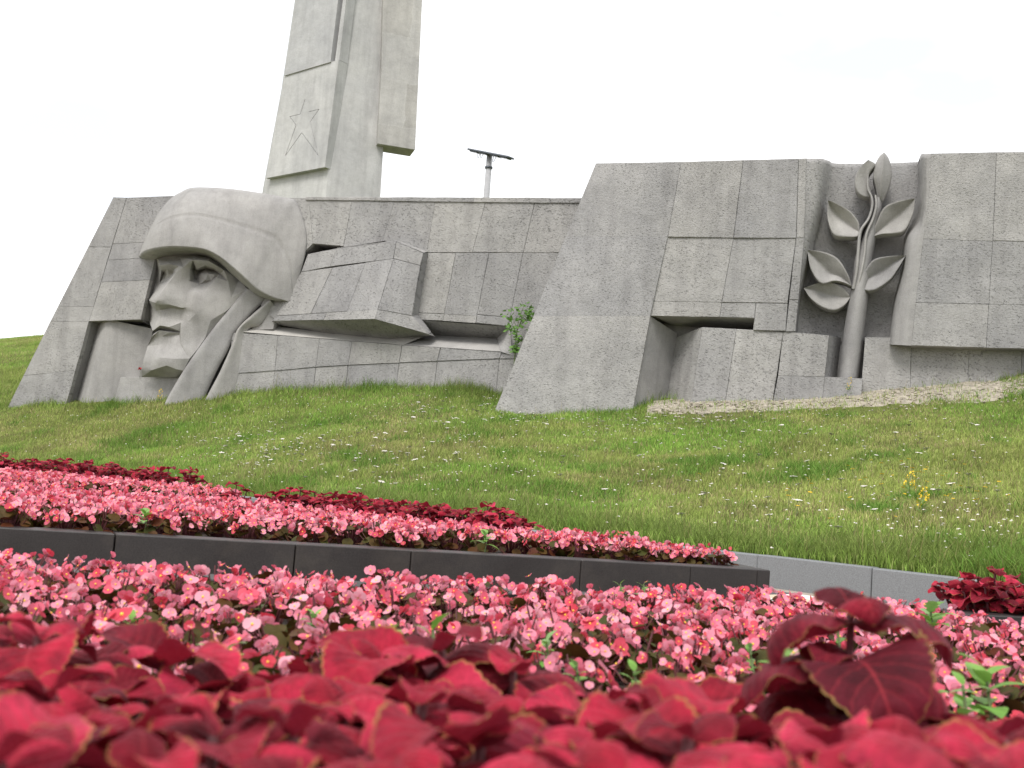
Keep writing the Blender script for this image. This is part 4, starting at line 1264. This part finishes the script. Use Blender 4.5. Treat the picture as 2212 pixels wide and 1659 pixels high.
# ------------------------------------------------------------------ coleus
def coleus_leaf_mesh(kappa, cup, wav, wide, nl=39, nw=5, seed=0):
    rnd = random.Random(seed)
    v, f, uv = [], [], []
    px = pz = 0.0; ang = 0.0
    na = 2 * nw + 1
    ph = rnd.uniform(0, 6.28)
    for i in range(nl + 1):
        s = i / nl
        wd = wide * (math.sin(math.pi * min(1, s ** .84)) ** .54) * (1 - .28 * s ** 3)
        wd *= 1 + .07 * abs(math.sin(s * math.pi * 13))
        wd = max(wd, .006)
        for j in range(-nw, nw + 1):
            u = j / nw
            y = u * wd
            lift = .030 * math.cos(2 * math.pi * 8 * (s - abs(u) * .26)) * (1 - abs(u)) * min(1, abs(u) * 5) * wd + cup * (abs(u) ** 1.6) * wd + wav * math.sin(s * 13 + ph + (2.0 if u > 0 else 0)) * abs(u) ** 2 * wd + (.05 * wd * math.exp(-(u * 4) ** 2) * -1)
            nx, nz_ = -math.sin(ang), math.cos(ang)
            v.append((px + nx * lift, y * (1 - .15 * abs(cup) * abs(u)), pz + nz_ * lift)); uv.append((u * .5 + .5, s))
        ang -= kappa / nl * (0.3 + 1.4 * s)
        px += math.cos(ang) / nl; pz += math.sin(ang) / nl
    for i in range(nl):
        for j in range(na - 1):
            f.append((i * na + j, (i + 1) * na + j, (i + 1) * na + j + 1, i * na + j + 1))
    # short petiole
    return v, f, uv
CL_ME, CL_LO = [], []
for k, (ka, cu, wv, wi) in enumerate([(1.7, -.40, .10, .42), (2.2, -.55, .09, .42), (2.8, -.45, .08, .40), (1.2, .30, .10, .40), (1.8, .25, .12, .43), (2.4, -.30, .12, .40), (1.5, -.50, .10, .44), (2.6, .15, .08, .40)]):
    v, f, uv = coleus_leaf_mesh(ka, cu, wv, wi, seed=k)
    b_ = MB(); b_.add(v, f, 0, random.random()); CL_ME.append(b_.me('leaf', [M['coleus']], uv=uv))
    v, f, uv = coleus_leaf_mesh(ka, cu, wv, wi, nl=9, nw=2, seed=k)
    b_ = MB(); b_.add(v, f, 0, random.random()); CL_LO.append(b_.me('leaf', [M['coleus']], uv=uv))

CL_DK = []
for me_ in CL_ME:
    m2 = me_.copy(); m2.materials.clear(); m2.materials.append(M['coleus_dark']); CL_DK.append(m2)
def coleus(x, y, z, H, shoots, Lmax, label, group, az0=None, spread=.06, fine=True, dark=False):
    root = empty('coleus', (x, y, z), label, 'plant', group)
    base_az = random.uniform(0, 6.28)
    for k in range(shoots):
        if k == 0: tip = Vector((random.uniform(-.01, .01), random.uniform(-.01, .01), H)); az = random.uniform(0, 3.14) if az0 is None else az0
        else:
            a = base_az + k * 6.28 / (shoots - 1) + random.uniform(-.3, .3); r_ = spread * random.uniform(.7, 1.2)
            tip = Vector((math.cos(a) * r_, math.sin(a) * r_, H * random.uniform(.62, .92))); az = random.uniform(0, 3.14)
        P0 = Vector((x, y, z))
        tube('stem', [P0 + Vector((0, 0, -.03)), P0 + Vector((tip.x * .6, tip.y * .6, tip.z * .45)), P0 + tip], [.005, .004, .003], M['coleus_stem'], root, 6)
        lev = [(.40, 1.0, .10), (.70, 1.0, .35), (.95, .82, .55), (1.0, .42, .85)]
        if dark and k == 0: lev = [(.34, 1.0, .30), (.50, 1.0, .35), (.66, 1.05, .40), (.82, 1.0, .45), (.96, .9, .55), (1.0, .5, .8)]
        if k: lev = lev[1:]
        for n, (hh, sz, el) in enumerate(lev):
            for side in (0, 1):
                a = az + n * math.pi / 2 + side * math.pi + random.uniform(-.3, .3)
                e = el + random.uniform(-.22, .22); sc = Lmax * sz * random.uniform(.85, 1.15)
                rot = Matrix.Rotation(a, 3, 'Z') @ Matrix.Rotation(-e, 3, 'Y') @ Matrix.Rotation(random.uniform(-.35, .35), 3, 'X')
                top_pair = hh == 1.0
                o = bpy.data.objects.new('leaf', random.choice(CL_ME[4:7] if top_pair else CL_ME) if fine else random.choice(CL_LO))
                if dark: o.data = CL_DK[random.choice((1, 2, 5, 7))]
                o.location = Vector((tip.x * (.35 + .65 * hh), tip.y * (.35 + .65 * hh), tip.z * hh))
                o.rotation_euler = rot.to_euler(); o.scale = (sc,) * 3
                link(o, root)
    return root
# front bank, placed from their tips in the photo: (x, y, depth)
front = [(1850, 1330, .80, .115, 4)]
mound = lambda x: np.interp(x, [-100, 60, 200, 420, 520, 600, 760, 940, 1100, 1240, 1330, 1440, 1540, 1640, 1850, 2050, 2150, 2300],
                            [1365, 1365, 1405, 1450, 1590, 1520, 1430, 1405, 1445, 1530, 1560, 1450, 1570, 1600, 1560, 1600, 1610, 1600])
for x in range(-60, 2300, 128): front.append((x + random.uniform(-25, 25), mound(x) + random.uniform(5, 40), .82 + random.uniform(-.03, .04), random.uniform(.085, .105), 6))
for x in range(-90, 2320, 165): front.append((x + random.uniform(-30, 30), max(1540, mound(x) + 75) + random.uniform(-20, 25), .67 + random.uniform(-.03, .03), random.uniform(.084, .10), 6))
for x in range(-60, 2320, 225): front.append((x + random.uniform(-30, 30), 1625 + random.uniform(-25, 25), .55 + random.uniform(-.02, .02), random.uniform(.075, .085), 6))
for x in range(0, 2300, 300): front.append((x + random.uniform(-30, 30), 1690 + random.uniform(-25, 25), .46, .075, 5))
for i, (x, y, d, Lm, nn_) in enumerate(front):
    P = at_d(x, y, d)
    H = max(.08, P.z - SOIL + .004)
    if i == 0: lab, grp = 'tall dark red coleus with arching drooping leaves standing above the front row', 'coleus in the front bank'
    else: lab, grp = 'big crimson coleus with yellow-rimmed leaves in the front bank of the flower bed', 'coleus in the front bank'
    coleus(P.x, P.y, SOIL, H, nn_, Lm, lab, grp, az0=(0.1 if i == 0 else None), spread=.03 if i == 0 else .06, dark=i == 0)
# row at the back of planter A
def row(pts, n, width, label, group, Hs, Lm, nodes=5):
    L = [(b - a).length for a, b in zip(pts[:-1], pts[1:])]; cum_ = np.concatenate([[0], np.cumsum(L)])
    for k in range(n):
        s_ = (k + .5) / n * cum_[-1]
        P = Vector((np.interp(s_, cum_, [p.x for p in pts]), np.interp(s_, cum_, [p.y for p in pts]), 0)) + Vector((random.uniform(-1, 1), random.uniform(-1, 1), 0)) * width
        coleus(P.x, P.y, SOIL, random.uniform(*Hs), nodes, Lm, label, group, fine=False)
row(A_back, 38, .11, 'dark red coleus in the clump at the back of the middle planter', 'coleus clump in the middle planter', (.12, .18), .08)
coleus(-1.48, 6.12, SOIL, .17, 4, .075, 'lone dark red coleus at the end of the clump in the middle planter', 'coleus clump in the middle planter')
row(B_back, 48, .16, 'dark red coleus in the far row along the back of the farther planter', 'far row of coleus', (.16, .21), .09)
for x, y in ((2075, 1290), (2120, 1250), (2160, 1290), (2190, 1250), (2215, 1290), (2105, 1300), (2145, 1232)):
    P = at_d(x, y, 3.15 + random.uniform(-.1, .12))
    coleus(P.x, P.y, SOIL, max(.10, min(.19, P.z - SOIL)), 6, .068, 'dark red coleus in the round clump in front of the kerb', 'coleus clump by the kerb')

# ------------------------------------------------------------------ weeds in the bed
def weed_leaf(lobes, nl=14):
    v, f = [], []
    px = pz = 0; ang = .1
    for i in range(nl + 1):
        s = i / nl
        wd = .26 * math.sin(math.pi * s ** .8) ** .8
        if lobes: wd *= .62 + .55 * abs(math.sin(s * math.pi * lobes))
        wd = max(wd, .012)
        for u in (-1, -.5, 0, .5, 1): v.append((px, u * wd, pz + .12 * abs(u) * wd))
        ang -= .9 / nl; px += math.cos(ang) / nl; pz += math.sin(ang) / nl
    for i in range(nl):
        for j in range(4): f.append((i * 5 + j, (i + 1) * 5 + j, (i + 1) * 5 + j + 1, i * 5 + j + 1))
    return v, f
WD_ME = []
for lb in (0, 3.5, 4.5, 0):
    b_ = MB(); b_.add(*weed_leaf(lb), 0, random.random()); WD_ME.append(b_.me('leaf', [M['weed']]))
def weed(P, H, n, Ls, label, group=None, kinds=(0, 1, 2), spread=.5, fluff=False):
    root = empty('weed', (P.x, P.y, SOIL), label, 'weed', group)
    h0 = P.z - SOIL
    tube('stem', [(P.x, P.y, SOIL - .02), (P.x + .008, P.y, SOIL + h0 * .6), (P.x, P.y, SOIL + h0)], [.003, .0025, .002], M['stem'], root, 6)
    for i in range(n):
        t = (i + 1) / n
        a = i * 2.399 + random.uniform(-.3, .3)
        rot = Matrix.Rotation(a, 3, 'Z') @ Matrix.Rotation(-lerp(.1, 1.0, t) + random.uniform(-.2, .2), 3, 'Y')
        o = bpy.data.objects.new('leaf', WD_ME[random.choice(kinds)])
        o.location = (0, 0, h0 * (1 - spread * (1 - t))); o.rotation_euler = rot.to_euler()
        sc = Ls * random.uniform(.75, 1.2) * (1 - .35 * t); o.scale = (sc,) * 3; link(o, root)
W_ = 'weeds among the begonias'
for x, y, d, n, Ls, lab, kinds in (
        (830, 1372, 1.22, 6, .055, 'broad pale green lobed weed just behind the red coleus leaves', (1, 2)),
        (935, 1360, 1.28, 6, .05, 'bright green upright lobed weed just behind the red coleus leaves', (1, 2)),
        (490, 1405, 1.22, 6, .045, 'green oval-leaved weed beside the gap in the red coleus', (0, 3)),
        (680, 1330, 1.65, 18, .03, 'feathery green weed tuft between the begonias', (2,)),
        (560, 1300, 1.9, 7, .035, None, (0, 1)), (285, 1340, 1.6, 7, .03, None, (0, 2)), (1180, 1385, 1.5, 9, .03, None, (0, 2)), (1245, 1440, 1.35, 8, .03, None, (0, 2)),
        (1370, 1450, 1.3, 7, .03, None, (0, 1)), (1690, 1385, 1.3, 6, .045, None, (0, 3)), (1810, 1360, 1.6, 6, .04, None, (0, 2)), (1620, 1400, 1.5, 8, .025, None, (2,)),
        (2010, 1318, 2.2, 9, .07, 'bushy bright green lobed weed near the clump of coleus by the kerb', (1, 2)), (1700, 1420, 1.1, 6, .04, None, (0, 3)),
        (2130, 1450, 1.25, 10, .06, 'tall grey-green weed with drooping leaves beside the drooping coleus', (0, 3)), (2080, 1480, 1.2, 7, .045, None, (0, 3)), (1340, 1262, 2.5, 6, .03, None, (2, 0)),
        (1390, 1262, 2.5, 6, .03, None, (2, 0)), (90, 1450, 1.2, 6, .03, None, (0, 1))):
    P = at_d(x, y, d); P.z = min(max(P.z, SOIL + .05), SOIL + .14)
    weed(P, .1, n, Ls, lab or 'small green weed poking up between the begonias of the near bed', W_, kinds)
for x, y, d in ((1045, 1188, 4.05), (310, 1142, 3.75), (95, 1018, 8.2)):
    P = at_d(x, y, d); P.z = SOIL + .1
    weed(P, .1, 9, .06, 'pale green weed growing at the edge of a granite planter', 'weeds on the planters', (0, 2))

# ------------------------------------------------------------------ meadow grass (uncountable)
def vnoise(x, y, f, seed):
    r_ = np.random.default_rng(seed); G = r_.random((64, 64))
    u, v = x * f, y * f
    i, j = np.floor(u).astype(int), np.floor(v).astype(int); a, b = u - i, v - j
    a, b = a * a * (3 - 2 * a), b * b * (3 - 2 * b)
    g = lambda p, q: G[p % 64, q % 64]
    return (g(i, j) * (1 - a) + g(i + 1, j) * a) * (1 - b) + (g(i, j + 1) * (1 - a) + g(i + 1, j + 1) * a) * b
camv = np.array(CAM); fw, rt, up = np.array(FW), np.array(RT), np.array(UP)
def projn(P):
    v = P - camv; d = v @ fw; d = np.maximum(d, .01)
    return CX + FPX * (v @ rt) / d, CY - FPX * (v @ up) / d, d
A_ = TG[:-1, :-1]; B_ = TG[1:, :-1]; C_ = TG[1:, 1:]; D_ = TG[:-1, 1:]
area = .5 * np.linalg.norm(np.cross(C_ - A_, D_ - B_), axis=2)
cx_, cy_, cd_ = projn(((A_ + B_ + C_ + D_) / 4).reshape(-1, 3))
shape = area.shape
cx_, cy_, cd_ = cx_.reshape(shape), cy_.reshape(shape), cd_.reshape(shape)
jj = np.arange(shape[1])[None, :] * np.ones((shape[0], 1))
vis = (cx_ > -500) & (cx_ < 2750) & (cd_ > 5) & (cy_ > 600) & (cd_ < 75)
vis &= (jj < NS_ - 1) | (cx_ < 130)
cc_ = ((A_ + B_ + C_ + D_) / 4)
wd_ = (cc_ - np.array(WALL.o)) @ np.array(WALL.n); bare = (cx_ > 1405) & (wd_ < 1.75 + .35 * np.sin(cx_ * .021) + .3 * np.sin(cx_ * .0047)) & (cx_ < 2160) & (jj < NS_)
wgt = area * vis * (12 / cd_) ** 1.1 * np.where(bare, .14, 1.0) * np.where((cx_ < -60) | (cx_ > 2272), .6, 1.0)
def blades(N, hmin, hmax, wmin, wmax, cells, colfn, name, bend=.35):
    p = cells.ravel() / cells.sum()
    idx = rng.choice(len(p), N, p=p)
    i, j = np.unravel_index(idx, shape)
    a, b = rng.random(N)[:, None], rng.random(N)[:, None]
    P = (A_[i, j] * (1 - a) + B_[i, j] * a) * (1 - b) + (D_[i, j] * (1 - a) + C_[i, j] * a) * b
    x, y = P[:, 0], P[:, 1]
    h = rng.uniform(hmin, hmax, N) * (.55 + .9 * vnoise(x, y, .9, 3)) * (.7 + .6 * vnoise(x, y, 3.1, 5))
    # longer where nobody mows: along the kerb and the foot of the wall
    s = j / (NS_ - 1.0)
    h *= 1 + .5 * np.exp(-((s) / .10) ** 2) + .6 * np.exp(-((s - 1) / .05) ** 2)
    az = rng.uniform(0, 2 * np.pi, N); w = rng.uniform(wmin, wmax, N)
    side = np.stack([np.cos(az), np.sin(az), np.zeros(N)], 1)
    ln = rng.uniform(0, 2 * np.pi, N); lean = np.stack([np.cos(ln), np.sin(ln), np.zeros(N)], 1) * (h * rng.uniform(.1, bend * 2, N))[:, None]
    upv = np.array([0, 0, 1.0])
    V = np.empty((N, 5, 3))
    sw = side * w[:, None]
    V[:, 0] = P - sw * .5 - upv * .01; V[:, 1] = P + sw * .5 - upv * .01
    mid_ = P + upv * (h * .6)[:, None] + lean * .38
    V[:, 2] = mid_ + sw * .38; V[:, 3] = mid_ - sw * .38
    V[:, 4] = P + upv * h[:, None] + lean
    me = bpy.data.meshes.new(name)
    me.vertices.add(N * 5); me.vertices.foreach_set('co', V.ravel())
    k = np.arange(N) * 5
    F_ = np.stack([k, k + 1, k + 2, k, k + 2, k + 3, k + 3, k + 2, k + 4], 1)
    me.loops.add(N * 9); me.loops.foreach_set('vertex_index', F_.ravel())
    me.polygons.add(N * 3); me.polygons.foreach_set('loop_start', np.arange(N * 3) * 3)
    try: me.polygons.foreach_set('loop_total', np.full(N * 3, 3))
    except Exception: pass
    col = colfn(x, y, s, N)
    ca = me.color_attributes.new('Col', 'FLOAT_COLOR', 'POINT')
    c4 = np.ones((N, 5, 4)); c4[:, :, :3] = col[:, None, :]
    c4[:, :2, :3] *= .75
    ca.data.foreach_set('color', c4.ravel())
    me.update(calc_edges=True); me.validate()
    me.materials.append(M['blade'])
    o = bpy.data.objects.new(name, me); link(o)
    return o
def blade_mat():
    m, nt, b = mat('grass_blade')
    at = nd(nt, 'ShaderNodeAttribute'); at.attribute_name = 'Col'
    nt.links.new(at.outputs['Color'], b.inputs['Base Color']); b.inputs['Roughness'].default_value = .65
    b.inputs['Specular IOR Level'].default_value = .2
    tr = nd(nt, 'ShaderNodeBsdfTranslucent'); nt.links.new(at.outputs['Color'], tr.inputs[0])
    mx = nd(nt, 'ShaderNodeMixShader'); mx.inputs[0].default_value = .3
    nt.links.new(b.outputs[0], mx.inputs[1]); nt.links.new(tr.outputs[0], mx.inputs[2])
    nt.links.new(mx.outputs[0], nt.nodes['Material Output'].inputs[0])
    return m
M['blade'] = blade_mat()
def gcol(x, y, s, N):
    green = np.array([.145, .225, .045]); lush = np.array([.145, .235, .045]); olive = np.array([.19, .215, .065]); dry = np.array([.29, .25, .13]); brown = np.array([.17, .125, .08])
    a = .6 * vnoise(x, y, .33, 1) + .4 * vnoise(x, y, 1.3, 2)
    b = .5 * vnoise(x, y, .5, 8) + .5 * vnoise(x, y, 2.4, 9)
    c = green + (olive - green) * np.clip((a - .32) * 3, 0, 1)[:, None]
    dm = np.clip((b - .45) * 3.2, 0, 1) * np.clip(1 - np.exp(-((s - .5) / .34) ** 2) * -0 , 0, 1)
    pick = rng.random(N)
    c = np.where((pick < .06 + .22 * dm)[:, None], dry, c)
    c = np.where(((pick > .95 - .12 * dm))[:, None], brown, c)
    lm = np.clip(np.exp(-(s / .12) ** 2) + .7 * np.exp(-((s - 1) / .05) ** 2), 0, 1)
    c = c + (lush - c) * (lm * .45)[:, None]
    c = c * (.66 + .36 * vnoise(x, y, 1.2, 31) + .30 * vnoise(x, y, 4.2, 32))[:, None]
    return c * np.array([1.0, 1.05, .95]) * rng.uniform(1.05, 2.35, N)[:, None]
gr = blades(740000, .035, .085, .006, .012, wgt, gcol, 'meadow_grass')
tag(gr, 'rough meadow grass with dry tufts covering the slope', 'grass', kind='stuff')
edge = wgt * np.exp(-(jj / 7.0) ** 2)
edge += wgt * np.exp(-((jj - NS_ + 1) / 3.5) ** 2) * .7 * (jj < NS_)
corner = np.exp(-(((cx_ - 1030) / 70) ** 2 + ((cy_ - 838) / 24) ** 2)) * wgt * 2.5 * (jj < NS_)
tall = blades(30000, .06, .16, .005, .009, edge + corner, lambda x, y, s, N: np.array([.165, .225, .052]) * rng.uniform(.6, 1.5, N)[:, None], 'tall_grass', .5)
tag(tall, 'longer greener grass along the kerb and the foot of the wall', 'grass', kind='stuff')

clump = wgt * np.clip(vnoise(cc_[:, :, 0], cc_[:, :, 1], 1.6, 41) - .68, 0, 1) * (jj < NS_)
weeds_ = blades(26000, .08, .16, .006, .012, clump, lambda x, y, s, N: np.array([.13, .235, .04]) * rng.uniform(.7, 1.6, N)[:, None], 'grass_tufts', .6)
tag(weeds_, 'darker tufts of longer grass dotted over the slope', 'grass', kind='stuff')
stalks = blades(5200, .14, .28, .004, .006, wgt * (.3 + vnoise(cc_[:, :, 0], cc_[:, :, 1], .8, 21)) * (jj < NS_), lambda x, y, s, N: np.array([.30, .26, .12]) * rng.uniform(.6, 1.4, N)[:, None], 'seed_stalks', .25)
tag(stalks, 'thin dry seed stalks standing above the meadow grass', 'grass', kind='stuff')

# ------------------------------------------------------------------ wild flowers
def umbel(kind):
    v, f, mi = [], [], []
    def tri_stem(a, b, w):
        k = len(v); a, b = Vector(a), Vector(b)
        for P in (a, b):
            for q in range(3): v.append((P.x + w * math.cos(q * 2.094), P.y + w * math.sin(q * 2.094), P.z))
        for q in range(3): f.append((k + q, k + (q + 1) % 3, k + 3 + (q + 1) % 3, k + 3 + q)); mi.append(1)
    tri_stem((0, 0, -.03), (.01, 0, 1), .010)
    if kind == 'umbel':
        for i in range(11):
            a = i * 2.399; r_ = .17 * math.sqrt(i / 11); c = (r_ * math.cos(a) + .01, r_ * math.sin(a), 1.0 + .02 * random.random() - r_ * .12)
            tri_stem((.01, 0, .86), c, .005)
            k = len(v); v.append((c[0], c[1], c[2] + .025))
            for q in range(6): v.append((c[0] + .062 * math.cos(q * 1.047), c[1] + .062 * math.sin(q * 1.047), c[2] + random.uniform(-.01, .015)))
            for q in range(6): f.append((k, k + 1 + q, k + 1 + (q + 1) % 6)); mi.append(0)
    else:
        for i in range(9):
            a = i * .698; k = len(v)
            v.extend([(.01, 0, 1.0), (.01 + .10 * math.cos(a - .3), .10 * math.sin(a - .3), 1.04), (.01 + .13 * math.cos(a), .13 * math.sin(a), 1.0), (.01 + .10 * math.cos(a + .3), .10 * math.sin(a + .3), 1.04)])
            f.append((k, k + 1, k + 2)); f.append((k, k + 2, k + 3)); mi += [0, 0]
    for i in range(4):
        a = i * 1.7; k = len(v); z = .15 + .15 * i
        v.extend([(0, 0, z), (.12 * math.cos(a - .2), .12 * math.sin(a - .2), z + .1), (.22 * math.cos(a), .22 * math.sin(a), z + .06), (.12 * math.cos(a + .2), .12 * math.sin(a + .2), z + .1)])
        f.append((k, k + 1, k + 2, k + 3)); mi.append(1)
    return v, f, mi
UM, YE = [], []
for k in range(3):
    v, f, mi = umbel('umbel'); b_ = MB(); b_.add(v, f, mi, .3); UM.append(b_.me('wildflower', [M['yarrow'], M['stem']], smooth=False))
    v, f, mi = umbel('daisy'); b_ = MB(); b_.add(v, f, mi, .3); YE.append(b_.me('wildflower', [M['yellow'], M['stem']], smooth=False))
def wildflower(px, py, mes, s, label, cat_, group):
    P = ground_px(px, py)
    if P is None or P.y > 26 or proj(P)[2] < 6: return False
    # grow only on the open slope in front of the wall
    if (P - WALL.o).dot(WALL.n) < (1.9 if 0 < wall_u(P) - wall_u(WALL.p(1082, 884, 1.7)) < 3.4 else .75): return False
    o = bpy.data.objects.new('wildflower', random.choice(mes)); o.location = P - Vector((0, 0, .01))
    o.rotation_euler = (random.uniform(-.25, .25), random.uniform(-.25, .25), random.uniform(0, 6.3)); o.scale = (s * 1.25, s * 1.25, s)
    tag(link(o), label, cat_, group); return True
cl = [(1250, 900, 130, 22, 60), (1120, 890, 60, 14, 16), (1400, 925, 120, 26, 34), (520, 960, 70, 24, 24), (680, 985, 130, 28, 40), (860, 1000, 160, 40, 26), (980, 905, 120, 26, 26),
      (1560, 935, 160, 30, 26), (1850, 925, 200, 50, 22), (1250, 1010, 350, 60, 34), (1900, 1060, 220, 60, 26), (1500, 1070, 330, 50, 18), (300, 985, 200, 40, 16), (200, 905, 150, 20, 22), (620, 870, 100, 14, 18),
      (2080, 1150, 90, 40, 12), (800, 1040, 250, 30, 12)]
cnt = 0
for x, y, sx, sy, n in cl:
    for _ in range(n):
        if cnt >= 290: break
        px, py = x + random.gauss(0, sx), y + random.gauss(0, sy)
        if wildflower(px, py, UM, random.uniform(.11, .19) * (1 if py < 980 else 1.05), 'small white umbel of yarrow dotting the grass slope', 'flower', 'white yarrow on the slope'): cnt += 1
ym = MB()
for k in range(1300):
    x, y, sx, sy, n = random.choice(cl)
    P = ground_px(x + random.gauss(0, sx * 1.3), y + random.gauss(0, sy * 1.3))
    if P is None or P.y > 26 or (P - WALL.o).dot(WALL.n) < (1.9 if 0 < wall_u(P) - wall_u(WALL.p(1082, 884, 1.7)) < 3.4 else .75): continue
    hgt = random.uniform(.08, .16); r_ = random.uniform(.009, .021); c = P + Vector((random.uniform(-.02, .02), random.uniform(-.02, .02), hgt))
    w_ = .0025
    ym.add([P + Vector((w_, 0, -.02)), P + Vector((-w_, 0, -.02)), c], [(0, 1, 2)], 1, 0)
    ring = [c + Vector((r_ * math.cos(q * 1.047), r_ * math.sin(q * 1.047), random.uniform(-.004, .004))) for q in range(6)]
    ym.add([c + Vector((0, 0, .008))] + ring, [(0, 1 + q, 1 + (q + 1) % 6) for q in range(6)], 0, 0)
o = bpy.data.objects.new('yarrow_patch', ym.me('yarrow_patch', [M['yarrow'], M['stem']], False))
tag(link(o), 'tiny white yarrow heads scattered through the meadow grass', 'flowers', kind='stuff')
ycnt = 0
for _ in range(60):
    px, py = random.gauss(1930, 150), random.gauss(1050, 36)
    if wildflower(px, py, YE, random.uniform(.10, .18), 'small yellow wildflower in the grass of the slope', 'flower', 'yellow wildflowers on the slope'): ycnt += 1
print('wildflowers', cnt, ycnt)
def yellow_spike(px, py, H, label):
    P = ground_px(px, py)
    root = empty('goldenrod', P, label, 'flower', None)
    b_ = MB()
    tube('stem', [P - Vector((0, 0, .03)), P + Vector((.02, 0, H))], [.006, .003], M['stem'], root, 6)
    for i in range(46):
        t = random.uniform(.35, 1); a = random.uniform(0, 6.3); r_ = .06 * (1.1 - t) + .02
        c = Vector((r_ * math.cos(a) + .02 * t, r_ * math.sin(a), H * t)); s_ = .014
        b_.add([(c.x + s_ * random.uniform(-1, 1), c.y + s_ * random.uniform(-1, 1), c.z + s_ * random.uniform(-1, 1)) for _ in range(4)], [(0, 1, 2), (0, 2, 3), (1, 2, 3)], 0, 0)
    o = bpy.data.objects.new('blossoms', b_.me('blossoms', [M['yellow']], False)); link(o, root); o['kind'] = 'stuff'
    b2 = MB()
    for i in range(14):
        t = random.uniform(.05, .5); a = i * 2.399; L_ = .09
        d = Vector((math.cos(a), math.sin(a), .5)); sd_ = Vector((-math.sin(a), math.cos(a), 0)) * .012; c = Vector((0, 0, H * t))
        b2.add([c, c + d * L_ * .5 + sd_, c + d * L_, c + d * L_ * .5 - sd_], [(0, 1, 2, 3)], 0, random.random())
    o = bpy.data.objects.new('foliage', b2.me('foliage', [M['weed']], False)); link(o, root); o['kind'] = 'stuff'
yellow_spike(1832, 858, .38, 'yellow flowering weed at the foot of the carved branch')
yellow_spike(343, 872, .34, 'yellow flowering weed in front of the plinth under the carved chin')
yellow_spike(1962, 1075, .30, 'tall yellow flower spike standing in the meadow grass')
yellow_spike(1990, 1118, .30, 'yellow flower spike leaning in the grass above the kerb')

# sapling in the gap between the two walls
sp_base = WALL.p(1112, 775, .35)
SAP = empty('sapling', (sp_base.x, sp_base.y, ground_z(sp_base.x, sp_base.y)), 'leafy green sapling growing in the gap between the two walls', 'sapling')
trunk = [(1108, 830), (1112, 770), (1116, 720), (1120, 690), (1132, 660)]
tube('stem', [fr.p(x, y, .45) for x, y in trunk], [.02, .016, .013, .01, .006], M['stem'], SAP, 7)
for tip in ((1100, 676), (1140, 664), (1106, 705), (1138, 690), (1150, 655)):
    a = fr.p(1118, 712, .45); tube('twig', [a, fr.p((1118 + tip[0]) / 2, (tip[1] + 712) / 2 - 4, .5), fr.p(*tip, .5)], [.007, .005, .003], M['stem'], SAP, 6)
b_ = MB(); o0 = SAP.location
for i in range(170):
    t = random.random()
    cxp = random.choice(((1103, 682, 12), (1138, 668, 13), (1106, 708, 8), (1130, 692, 14), (1118, 730, 8), (1112, 752, 6), (1145, 680, 9)))
    c = fr.p(random.gauss(cxp[0], cxp[2] * .6), random.gauss(cxp[1], cxp[2] * .6), .5 + random.uniform(-.15, .2)) - o0
    d = Vector((random.uniform(-1, 1), random.uniform(-1, 1), random.uniform(-.8, .4))).normalized(); sd_ = d.orthogonal().normalized() * .035
    b_.add([c, c + d * .05 + sd_, c + d * .11, c + d * .05 - sd_], [(0, 1, 2, 3)], 0, random.random())
o = bpy.data.objects.new('foliage', b_.me('foliage', [M['sapling']], False)); link(o, SAP); o['kind'] = 'stuff'

# bare stony strip along the foot of the right wall
bv, bf = [], []
for i in range(40):
    x = 1400 + i * 22
    for j in range(5):
        w = .30 + j * .42
        P = fr.p(x, 850, w); P.z = ground_z(P.x, P.y) + .03 - .05 * (j / 4) ** 2 + noise.noise(P * 3) * .03
        if j == 4: P.z -= .05
        bv.append(P)
for i in range(39):
    for j in range(4): bf.append((i * 5 + j, (i + 1) * 5 + j, (i + 1) * 5 + j + 1, i * 5 + j + 1))
bs = mesh('bare_soil', bv, bf, M['rubble'], None, True); recalc(bs)
tag(bs, 'pale stony bare strip along the foot of the taller wall', 'soil', kind='structure')
b_ = MB()
for i in range(900):
    x = random.uniform(1405, 2250); w = abs(random.gauss(0, .75)) + .35
    P = fr.p(x, 850, w); P.z = ground_z(P.x, P.y) + .03
    s_ = random.uniform(.012, .05)
    vs = [Vector((random.uniform(.6, 1) * a, random.uniform(.6, 1) * b, random.uniform(.4, .8) * c)) * s_ for a, b, c in ((1, 0, 0), (-1, 0, 0), (0, 1, 0), (0, -1, 0), (0, 0, 1), (0, 0, -1))]
    b_.add([P + v for v in vs], [(0, 2, 4), (2, 1, 4), (1, 3, 4), (3, 0, 4), (2, 0, 5), (1, 2, 5), (3, 1, 5), (0, 3, 5)], 0, 0)
o = bpy.data.objects.new('rubble', b_.me('rubble', [M['rubble']], False)); tag(link(o), 'scattered small stones below the taller wall', 'rubble', kind='stuff')

# red flower left on the ledge beside the carved chin
P = fr.p(302, 815, .02)
RF = empty('carnation', P, 'single red flower left beside the carved chin', 'flower')
Q = fr.p(302.5, 797, .05)
tube('stem', [P - Vector((0, 0, .02)), (P + Q) / 2 + Vector((.01, 0, 0)), Q], [.006, .006, .006], M['stem'], RF, 6)
b_ = MB()
for i in range(16):
    d = Vector((random.uniform(-1, 1), random.uniform(-1, 1), random.uniform(-.3, 1))).normalized(); sd_ = d.orthogonal().normalized() * .025; c = Q - P
    b_.add([c, c + d * .03 + sd_, c + d * .05, c + d * .03 - sd_], [(0, 1, 2, 3)], 0, 0)
link(bpy.data.objects.new('bloom', b_.me('bloom', [M['red']], False)), RF)
